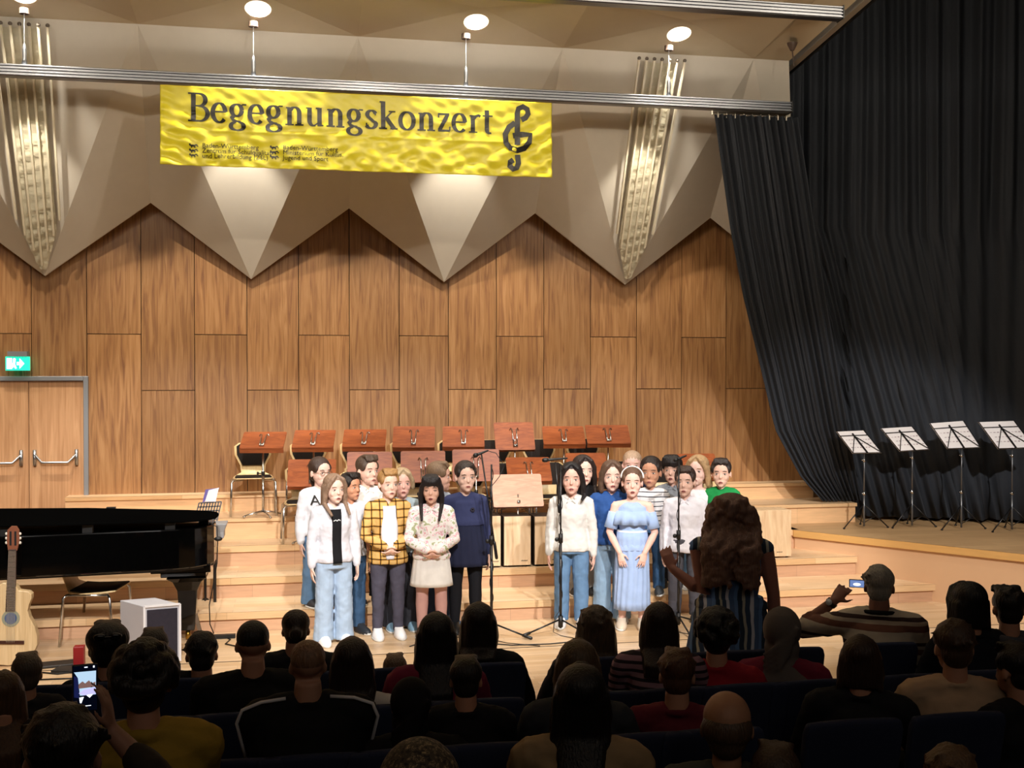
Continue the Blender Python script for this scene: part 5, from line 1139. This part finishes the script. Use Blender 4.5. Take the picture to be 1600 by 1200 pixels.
Hs_ = HM.translation.z
m = MB(); n = 64
m.loft([[V((cos(2 * pi * k / n) * (rx + a * sin(k * 2 * pi / n * 12)), .0 + sin(2 * pi * k / n) * (ry + a * sin(k * 2 * pi / n * 12)), z)) for k in range(n)] for rx, ry, a, z in ((.165, .09, .0, Hs_ - .125), (.185, .12, .008, Hs_ - .17), (.2, .135, .014, Hs_ - .245), (.17, .1, .008, Hs_ - .245))])
m.build('ruffle', cloth('a4bce4'), r, True)
m = MB(); m.loft([[V((cos(2 * pi * k / 40) * .138, sin(2 * pi * k / 40) * .108, z)) for k in range(40)] for z in (.875, .893)]); m.build('waistband', P('white_cord', 'f0f0f4', .5), r, True)
for sx, (S0, E_, W_) in zip((-1, 1), aj):
    m = MB(); m.tube([S0.lerp(E_, .25), S0.lerp(E_, .55), S0.lerp(E_, .85)], [.052, .055, .062], 14); m.build('sleeve', cloth('a4bce4'), r, True)
kid(988, 11.12, Z2, 703, 46, 'boy with shaved head in navy top, highest at the back of the choir', 0, skinc='e4b0a2', hair=('shaved', 'b49880'), top=('sweat', '20263e'), bot=('trousers', '2a2a30'), yaw=ci(0), mouth=.4, brow='b09070', shoe='303030')
STR = stripes('striped_cotton', [(0, 'e8e8ec'), (.8, '3c4048')], 'Z', 22, .004)
kid(1017, 10.46, Z1, 713, 48, 'child with dark tied hair in white top with thin black stripes and dark jeans', -4, skinc='c99478', hair=('tied', '241a18'), top=('tee', 'e8e8ec'), topmat=STR, sleeve=.45, bot=('jeans', '3a5a80'), arms='down', yaw=ci(-4), mouth=.5, shoe='404448', longtop=-.04)
kid(1051, 10.75, Z1, 711, 44, 'boy with black fringe in grey collared shirt at the back right', -6, skinc='e0b09c', hair=('short+bangs', '1c1718'), top=('shirt', '8a9098'), bot=('trousers', '303038'), yaw=ci(-4), mouth=.8, shoe='303030')
kid(1091, 10.6, Z1, 711, 47, 'girl with blonde bob in white tank top behind the white shirt boy', -8, skinc='ecc0b2', hair=('bob', 'b4936c'), top=('tank', 'eeeaf0'), bot=('jeans', JMD), yaw=ci(-8), mouth=.7, brow='a88860', shoe='e0e0e0', b=1.1)
kid(1071, 10.05, 0, 728, 47, 'boy with dark brown hair in white button shirt and grey trousers beside right microphone', -6, skinc='e2b4a0', hair=('short', '3c2c26'), top=('shirt', 'eceaf2'), bot=('trousers', '55545c'), yaw=ci(-2), mouth=.6, shoe='303438', longtop=.05, b=1.1)
kid(1127, 10.5, Z1, 716, 45, 'boy in green hoodie with dark hair, rightmost child of the choir', -6, skinc='e0b09a', hair=('short', '2c2422'), top=('hoodie', '1f8a48'), bot=('trousers', '2a2c34'), yaw=ci(4), mouth=.7, brow='2c2422', shoe='303030', b=1.08)
# ---- conductor
DRESS = stripes('striped_dress', [(0, '4a6288'), (.22, 'c4c8d4'), (.36, '36465e'), (.55, 'a8a698'), (.66, '2a3646'), (.85, '5a7aa8')], 'X', 7.5, .05)
Yc_ = 6.25; loc, Hc_ = plc(1143, Yc_, 0, 768)
hp = aty(1050, 888, Yc_ + .14) - loc
rzc = pi - atan2(loc.x, loc.y)
Mi = Matrix.Rotation(-rzc, 3, 'Z'); tg = Mi @ V((hp.x, hp.y, hp.z))
elb = (Mi @ (aty(1075, 915, Yc_) - loc))
r, HM, aj, tp = person(loc, rzc, 'woman conducting with long curly brown hair and sleeveless striped dress, seen from behind', H=Hc_ - .02, hh=.225, b=1.22, skinc='9c6a5c', hair=('curly', '76584a'), L=-1.15, hairwide=1.3, top=('fit', '2c3a54'), topmat=DRESS, sleeve=.03, bot=('dress', '2c3a54'), botmat=DRESS, skirt=(.12, .19, 1.02), longtop=-.17, face=False, adult=True, vox=.008, shoe='201c1c', mouth=0,
    arms=('down', dict(t=tg, pole=(.35, .1, -1), d=(.35, -.35, .8), s=(-1, 0, .3), n=(0, -1, -.3), c=.25)))
# ================================================================== AUDIENCE CHAIRS
CH_ = cloth('22283e', .8, .1, .15, 40)
RY = {1: 5.55, 2: 4.85, 3: 4.15, 4: 3.45, 5: 2.75}; RZ = {1: 0, 2: .03, 3: .07, 4: .12, 5: .17}
m = MB()
for k in (2, 3, 4, 5): m.b2((-7, RY[k] - .45, 0), (7, RY[k] + .25, RZ[k]))
m.b2((-7, -2.9, 0), (7, RY[5] - .45, .2)); struct(m.build('floor_audience', P('dark_floor', '1e1a18', .6)))
def aud_chair(loc, label, group):
    e = empty('audience_chair', loc, 0, label, 'chair', group); w = .212
    def pad(name, rings, par=e):
        m = MB(); m.loft(rings); o = m.build(name, CH_, par, True); bv = o.modifiers.new('b', 'BEVEL'); bv.width = .018; bv.segments = 3; return o
    def rr(z, y, hw, th, cv=.02, n=8):
        f = [V((-hw + 2 * hw * k / n, y + cv * (1 - (2 * k / n - 1) ** 2) - th / 2, z)) for k in range(n + 1)]; bk = [V((p.x, p.y + th, z)) for p in f[::-1]]; return f + bk
    pad('backrest', [rr(.50, .02, w * .92, .035), rr(.7, .0, w, .05), rr(.845, -.03, w * 1.0, .05), rr(.888, -.035, w * .95, .045)])
    pad('seat', [[V((x, y + .24, z)) for x, y in ((-w, -.22), (w, -.22), (w * .95, .24), (-w * .95, .24))] for z in (.40, .46)])
    for sx in (-1, 1):
        for y in (.04, .44): mm = MB(); mm.tube([(sx * .2, y, .41), (sx * .21, y + (-.03 if y < .1 else .02), 0)], .012, 7); mm.build('leg', BLACKM, e)
        mm = MB(); mm.tube([(sx * .19, .04, .41), (sx * .19, .03, .6)], .012, 6); mm.build('back_bracket', BLACKM, e)
    return e
ach = [None]
def seat(x, row, label, dz=0):
    X = aty(x, 1050, RY[row]).x; L_ = (X, RY[row], RZ[row] + dz); g = 'dark blue audience chairs'
    if ach[0] is None: ach[0] = aud_chair(L_, label, g); return ach[0]
    c = copy_tree(ach[0]); c.location = L_; c['label'] = label; return c
for x, row, lab in ((625, 1, 'dark blue padded chair of the front row left of the maroon jacket woman'), (755, 1, 'dark blue padded chair of the front row behind the woman in the black jacket'), (930, 1, 'dark blue padded chair of the front row under the wavy haired woman'),
    (1030, 1, 'dark blue front row chair just beyond the girl with striped sleeves'), (1125, 1, 'dark blue front row chair just beyond the curly haired person in red'), (1225, 1, 'dark blue front row chair just beyond the woman in grey headscarf'), (1372, 1, 'dark blue front row chair of the grey haired man filming'), (1512, 1, 'dark blue front row chair just beyond the woman with glasses'), (1600, 1, 'dark blue front row chair at the right frame edge'),
    (462, 1, 'dark blue front row chair of the woman with the hair bun'), (385, 1, 'dark blue front row chair of the broad man in black'), (160, 1, 'dark blue front row chair under the person with glasses on the head'), (50, 1, 'dark blue front row chair at the left, behind the small child'), (270, 1, 'dark blue front row chair at the foot of the white loudspeaker'),
    (365, 2, 'dark blue second row chair right of the mustard jacket'), (560, 2, 'dark blue second row chair under the girl with long straight hair'), (745, 2, 'dark blue second row chair just beyond the short haired boy'), (660, 2, 'dark blue second row chair left of the short haired boy'), (935, 2, 'dark blue second row chair in front of the long haired woman in beige'), (1055, 2, 'dark blue second row chair just beyond the person in maroon shirt'),
    (1160, 2, 'dark blue second row chair behind the red top'), (1265, 2, 'dark blue wide backed second row chair behind the headscarf'), (1415, 2, 'dark blue second row chair left of the beige sweater man'), (1515, 2, 'dark blue second row chair just beyond the beige sweater man'), (240, 2, 'dark blue second row chair beyond the mustard jacket'), (70, 2, 'dark blue second row chair left of the raised phone'), (465, 2, 'dark blue second row chair ahead of the bald man'),
    (490, 3, 'dark blue third row chair of the bald man with piped jacket'), (745, 3, 'dark blue third row chair beside the textured knit hat'), (1110, 3, 'dark blue third row chair of the balding man'), (1328, 3, 'dark blue third row chair of the person with shoulder length brown hair'), (1490, 3, 'dark blue third row chair behind the beige sweater man'), (1000, 3, 'dark blue third row chair between beige coat and balding man'), (630, 3, 'dark blue third row chair of the dark headscarf'), (355, 3, 'dark blue third row chair left of the bald man')):
    seat(x, row, lab)
# ================================================================== AUDIENCE PEOPLE
def aud(x, ytop, wpx, row, label, dy=.19, hk=1.0, rz=0, **k):
    Y = RY[row] + dy; p = aty(x, ytop, Y); d = p.dot(V((sin(YAW), cos(YAW), 0)))
    hw = wpx * d / FPX; hh = hw / (.80) * hk; hh = max(.17, min(.285, hh))
    Zt = p.z - RZ[row]; H = k.pop('H', 1.62); k.setdefault('adult', True)
    k.setdefault('arms', 'lap'); k.setdefault('skinc', 'b08068')
    r = person(V((p.x, Y, RZ[row])), pi - atan2(p.x, p.y) + radians(rz), label, H=H, hh=hh, pose='sit', Zt=Zt - .02 * hh, face=False, mouth=0, cat='person', bot=('trousers', '202430'), shoe='161616', **k)
    return r
C_ = dict(H=1.2, adult=False)
A_ = [
 (168, 974, 62, 1, 'person with black hair and sunglasses pushed up on the head, front row left', dict(hair=('short', '0e0d0e'), hairwide=1.15, top=('jacket', '101012'))),
 (240, 985, 50, 1, 'dark short haired person between the sunglasses wearer and the loudspeaker', dict(hair=('short', '1c1614'), top=('jacket', '141416'))),
 (315, 990, 54, 1, 'person with wavy dark hair in front of the piano leg', dict(hair=('messy', '1a1513'), top=('jacket', '121214'))),
 (395, 970, 60, 2, 'broad man with dark cropped hair and black top left of the hair bun', dict(hair=('shaved', '120f0e'), top=('sweat', '0f0f11'), b=1.4, dy=.3)),
 (462, 955, 48, 1, 'woman with brown hair in a bun and dark jacket with pale zigzag stripes', dict(hair=('bun', '2e221c'), top=('jacket', '17181c'))),
 (550, 999, 62, 2, 'girl with long straight dark brown hair behind the cardigan girl feet', dict(hair=('long', '241a16'), L=-.75, top=('tee', 'b8b4b0'), H=1.45)),
 (617, 1024, 38, 1, 'small child with light brown hair, only the crown showing over a chair', dict(hair=('short', '5a4634'), top=('tee', '50443c'), H=1.1, adult=False)),
 (682, 960, 60, 2, 'woman with very long black hair and maroon jacket', dict(hair=('long', '100d0f'), L=-1.0, top=('jacket', '6a1c34'), dy=.35)),
 (748, 944, 54, 1, 'woman with dark brown long hair and black quilted jacket in the front row', dict(hair=('long', '1c1512'), L=-.2, top=('jacket', '0f1014'))),
 (728, 1029, 56, 3, 'boy with short dark hair and black sweater beside the dark headscarf', dict(hair=('short', '1e1815'), top=('sweat', '101014'), H=1.4, dy=0.34)),
 (642, 1062, 66, 3, 'person in dark headscarf left of the short haired boy', dict(hair=('hijab', '121013'), top=('jacket', '101012'))),
 (931, 949, 56, 1, 'woman with wavy ash brown hair in the front row beside the empty gap', dict(hair=('long+messy', '4a3c2e'), L=-.25, top=('jacket', '26242a'))),
 (903, 1003, 68, 3, 'woman with smooth light brown hair half behind a darker head', dict(hair=('long', '4c3c2c'), L=-.4, top=('jacket', '2e3034'), dy=0.42)),
 (908, 1042, 84, 4, 'woman with long black hair and beige coat in the third row', dict(hair=('long', '0e0c0d'), L=-1.0, top=('coat', '8a7456'), b=1.15, dy=.42)),
 (1030, 944, 54, 2, 'girl with long dark brown hair and striped sleeves left of the conductor', dict(hair=('long', '261a15'), L=-.55, top=('tee', '6a5258'), topmat=stripes('striped_jersey', [(0, '8a6a74'), (.6, '2a2226')], 'Z', 26, .004), dy=0.36)),
 (1058, 1018, 62, 3, 'person with short reddish brown hair and dark maroon shirt', dict(hair=('short+messy', '4a2e1e'), top=('tee', '5a1826'), dy=0.38)),
 (1120, 956, 60, 2, 'person with short curly black hair and bright red top', dict(hair=('afro', '141110'), top=('sweat', '8a1826'), dy=0.36)),
 (1222, 951, 60, 2, 'woman wearing a grey headscarf and maroon coat', dict(hair=('hijab', '5c5450'), top=('jacket', '6a1a30'), dy=0.36)),
 (1345, 996, 62, 3, 'person with straight brown hair and dark jacket, leaning on the left elbow', dict(hair=('bob', '2e1e18'), top=('jacket', '17181c'), dy=.3)),
 (1516, 911, 56, 2, 'woman with black hair and glasses beside the spiky haired boy at right', dict(hair=('bob', '0f0c0d'), top=('jacket', '14161e'), glasses=True, rz=35, dy=0.38)),
 (1577, 919, 52, 2, 'boy with spiky dark hair and grey hooded jacket at the right edge', dict(hair=('spiky', '17120f'), top=('hoodie', '4c4c52'), rz=15, dy=0.38)),
 (1492, 971, 66, 3, 'man with tousled brown hair and beige sweater', dict(hair=('messy', '3e2c20'), top=('sweat', 'a88e74'), b=1.15, rz=18, dy=0.36)),
 (1592, 1008, 64, 3, 'dark haired person in profile at the right frame edge', dict(hair=('short', '141010'), top=('jacket', '15161a'), rz=50, dy=0.2)),
 (1136, 1080, 90, 4, 'balding man with grey collar in the third row', dict(hair=('balding', '4a382a'), top=('coat', '3c3e3c'), skinc='9c7258', b=1.2, dy=.36)),
 (481, 1001, 64, 3, 'bald man in black sports jacket with white shoulder piping', dict(hair=('shaved', '7a5c48'), top=('jacket', '101114'), skinc='a67c66', b=1.3)),
 (224, 1011, 92, 4, 'person with thick dark hair and mustard yellow jacket', dict(hair=('afro', '17110f'), top=('coat', '94782a'), b=1.15, dy=.38)),
 (97, 1112, 98, 4, 'dark haired person at lower left holding up a phone', dict(hair=('messy', '120e0d'), top=('jacket', '2c2620'), b=1.1)),
 (5, 1052, 60, 3, 'person with long brown hair cut by the left frame edge', dict(hair=('long', '4a3424'), L=-.9, top=('jacket', '17151a'))),
 (42, 1023, 44, 2, 'small child with greyish brown hair left of the raised phone', dict(hair=('short', '4c4036'), top=('jacket', '1c1a1e'), H=1.15, adult=False)),
 (1212, 1169, 86, 4, 'brown haired head at the bottom frame edge below the balding man', dict(hair=('short', '3a2a1e'), top=('sweat', '1a1a1e'))),
 (1486, 1169, 86, 4, 'light brown haired head at the bottom frame edge below the beige sweater', dict(hair=('messy', '5a4430'), top=('sweat', '1a1a1e'))),
]
ppl = {}
for x, y, w, row, lab, k in A_:
    ppl[x] = aud(x, y, w, row, lab, **k)
# glasses pushed up on the head of the first person
r, HM, aj, tp = ppl[168]; h = .25
m = MB()
for sx in (-1, 1): m.ell((sx * .035, .13 * 0 + .11, .2), (.03, .012, .018))
m.tube([(-.06, .1, .2), (0, .125, .202), (.06, .1, .2)], .004, 5); m.xf(HM); m.build('sunglasses', P('lens', '101014', .08), r, True)
# piping on bald man's jacket
r, HM, aj, tp = ppl[481]
for sx, (S0, E_, W_) in zip((-1, 1), aj):
    m = MB(); m.tube([S0 + V((-sx * .12, .045, .082)), S0 + V((-sx * .03, .05, .074)), S0 + V((sx * .04, .05, .048)), S0 + V((sx * .06, .052, .0)), S0.lerp(E_, .4) + V((sx * .056, .052, 0)), S0.lerp(E_, .8) + V((sx * .05, .05, 0))], .007, 6)
    m.build('shoulder_piping', P('white_piping', 'c8c8cc', .6), tp, True)
m = MB(); z = aj[0][0].z
m.tube([(-.17, .12, z - .12), (0, .165, z - .11), (.17, .12, z - .12)], .010, 6); m.build('back_stripe', P('grey_piping', '6a6a6e', .6), tp, True)
# zigzag trim on the bun woman's jacket
r, HM, aj, tp = ppl[462]; z = aj[0][0].z; m = MB()
for q in range(2): m.tube([((-.13 + .026 * k), .118 + .0 * k - .9 * abs(-.13 + .026 * k) ** 2, z - .035 - .03 * q + .012 * (k % 2)) for k in range(11)], .003, 5)
m.build('zigzag_trim', P('pale_trim', '8a8a90', .6), tp, True)
# ---- grey haired man filming
Y = RY[1] + .2; x, yt = 1374, 887; p = aty(x, yt, Y); loc = V((p.x, Y, 0)); rzm = pi - atan2(p.x, p.y); Mi = Matrix.Rotation(-rzm, 3, 'Z')
ph = aty(1339, 912, Y + .36); tg = Mi @ (aty(1304, 938, Y + .24) - loc); pd = Mi @ (aty(1340, 893, Y + .34) - aty(1304, 938, Y + .24))
JM = stripes('striped_jacket', [(0, 'b4aa98'), (.45, '6e4a3c'), (.7, 'a89c8a'), (.85, '3a2a26')], 'Z', 7, .01)
r, HM, aj, tp = person(loc, rzm, 'grey haired man in striped jacket raising a small camera phone, front row right', H=1.75, hh=.225, b=1.05, pose='sit', Zt=p.z, face=False, adult=True, skinc='8a6050', hair=('messy', '8a847a'), top=('jacket', 'a89c8a'), topmat=JM, bot=('trousers', '2a2a2e'), shoe='161616', collar='141416',
    arms=('lap', dict(t=tg, pole=(.7, .2, -1), d=pd, s=(-1, 0, -.4), n=(-.4, -1, -.3), c=.35)), sleeve=.72)
W_ = aj[1][2]; E_ = aj[1][1]; dd = (W_ - E_).normalized()
m = MB(); m.tube([W_ - dd * .035, W_ - dd * .012], .034, 14); wt = m.build('wristwatch', BLACK, r, True)
m = MB(); side_ = dd.cross(V((0, 0, 1))).normalized(); c = W_ - dd * .024 + V((.012, .036, .01)); m.tube([c, c + V((.002, .008, .002))], .018, 14); m.build('watch_face', P('watch_face', 'c8ccd0', .2), wt, True)
e = empty('smartphone', ph, rzm + pi, 'small phone held landscape by the grey haired man, screen lit', 'phone')
m = MB(); m.b2((-.045, 0, -.024), (.045, .009, .024)); m.build('phone_body', BLACK, e, bevel=.003)
m = MB(); quad(m, -.04, -.02, .04, .02, -.001); s_ = m.build('phone_screen', P('screen_blue', '20304a', .3, emit='7890c8', es=.8), e)
m = MB(); m.ell((.0, -.002, -.004), (.022, .001, .009)); m.build('screen_picture', P('screen_white', 'ffffff', .3, emit='e8f0ff', es=1.3), s_)
# ---- phone and raised hand at lower left
Yp = RY[5] + .72; c0 = aty(133, 1075, Yp); e = empty('smartphone', c0, -atan2(c0.x, c0.y), 'smartphone held upright at lower left, its lit screen showing the stage', 'phone')
sc_ = (aty(153, 1075, Yp).x - aty(113, 1075, Yp).x); w, h = sc_ / 2, sc_ * .98
m = MB(); m.b2((-w, 0, -h), (w, .009, h)); m.build('phone_body', BLACK, e, bevel=.004)
scr = MB(); quad(scr, -w * .92, -h * .95, w * .92, h * .95, -.001); s_ = scr.build('phone_screen', P('screen_dark', '02040a', .2, emit='020510', es=1), e)
def sp(name, col, es, polys, off):
    for pl in polys: m = MB(); m.add([(x * w, -off, y * h) for x, y in pl], [tuple(range(len(pl)))]); m.build(name, P(name, col, .3, emit=col, es=es), s_)
sp('screen_hall_wall', 'a8c4dc', 1.1, [[(-.85, .7), (.85, .7), (.82, -.3), (-.4, -.3), (-.55, .45)]], .0014)
sp('screen_wood', '8a6a64', .7, [[(-.5, .0), (-.5, .18), (-.2, .3), (0, .2), (.3, .32), (.5, .18), (.8, .24), (.8, .02)]], .0018)
sp('screen_curtain', '1c2458', .6, [[(-.85, .55), (-.55, .45), (-.45, -.4), (-.85, -.35)]], .0018)
sp('screen_stage', 'b8b4e0', 1.1, [[(-.5, -.2), (-.1, -.05), (.8, .0), (.8, -.28), (-.1, -.3)]], .002)
sp('screen_highlight', 'eef4ff', 1.6, [[(-.45, -.38), (-.1, -.36), (-.3, -.62), (-.4, -.6)], [(.1, -.3), (.6, -.28), (.35, -.42)], [(-.6, -.735), (.45, -.735), (.45, -.76), (-.6, -.76)], [(-.15, -.82), (.1, -.82), (-.05, -.97), (-.25, -.93)], [(-.05, .86), (.2, .86), (.2, .9), (-.05, .9)], [(.62, .84), (.74, .84), (.74, .92), (.62, .92)]], .0024)
# raised hand of the person at lower left: rebuild with the arm reaching the phone
r, HM, aj, tp = ppl[97]
for o in list(r.children): 
    for c in list(o.children): bpy.data.objects.remove(c)
    bpy.data.objects.remove(o)
loc, rzz = r.location.copy(), r.rotation_euler.z; bpy.data.objects.remove(r)
Mi = Matrix.Rotation(-rzz, 3, 'Z'); wr = aty(172, 1140, RY[5] + .72)
Yq = RY[5] + .32; p = aty(97, 1112, Yq); tg = Mi @ (wr - V((p.x, Yq, RZ[5])))
person(V((p.x, Yq, RZ[5])), rzz, 'dark haired person at lower left holding up a phone', H=1.62, hh=.26, b=1.1, pose='sit', Zt=p.z - RZ[5], face=False, adult=True, skinc='8a6452', hair=('messy', '120e0d'), top=('jacket', '2c2620'), bot=('trousers', '202430'), shoe='161616', sleeve=.8, cat='person',
    arms=(dict(t=tg, pole=(-.6, 1, -.8), d=(.12, -.02, 1), s=(.35, 1, .1), n=(1, -.3, 0), c=.28), 'lap'))
# textured knit hat at the bottom edge
Yq = RY[5] + .1; p = aty(655, 1153, Yq)
person(V((p.x, Yq, RZ[5])), pi - atan2(p.x, p.y), 'person in speckled brown knitted hood at the bottom frame edge', H=1.62, hh=.28, b=1.15, pose='sit', Zt=p.z - RZ[5] - .02, face=False, adult=True, skinc='8a6452', hair=('hijab', '5a4a36'), top=('coat', '5a4a36'), topmat=blobs('speckled_knit', '3a3024', ('14110e', '7a684c', '98845e'), 90), bot=('trousers', '202430'), shoe='161616', arms='lap', cat='person')
for o in list(S.objects):
    if o.name.startswith('headscarf') and o.parent and 'speckled' in o.parent.get('label', ''): o.data.materials[0] = blobs('speckled_wool', '3a3024', ('14110e', '7a684c', '98845e'), 90)
    if 'label' in o:
        q = o['label'].split()
        if len(q) > 16: print('LONG', len(q), o['label'])
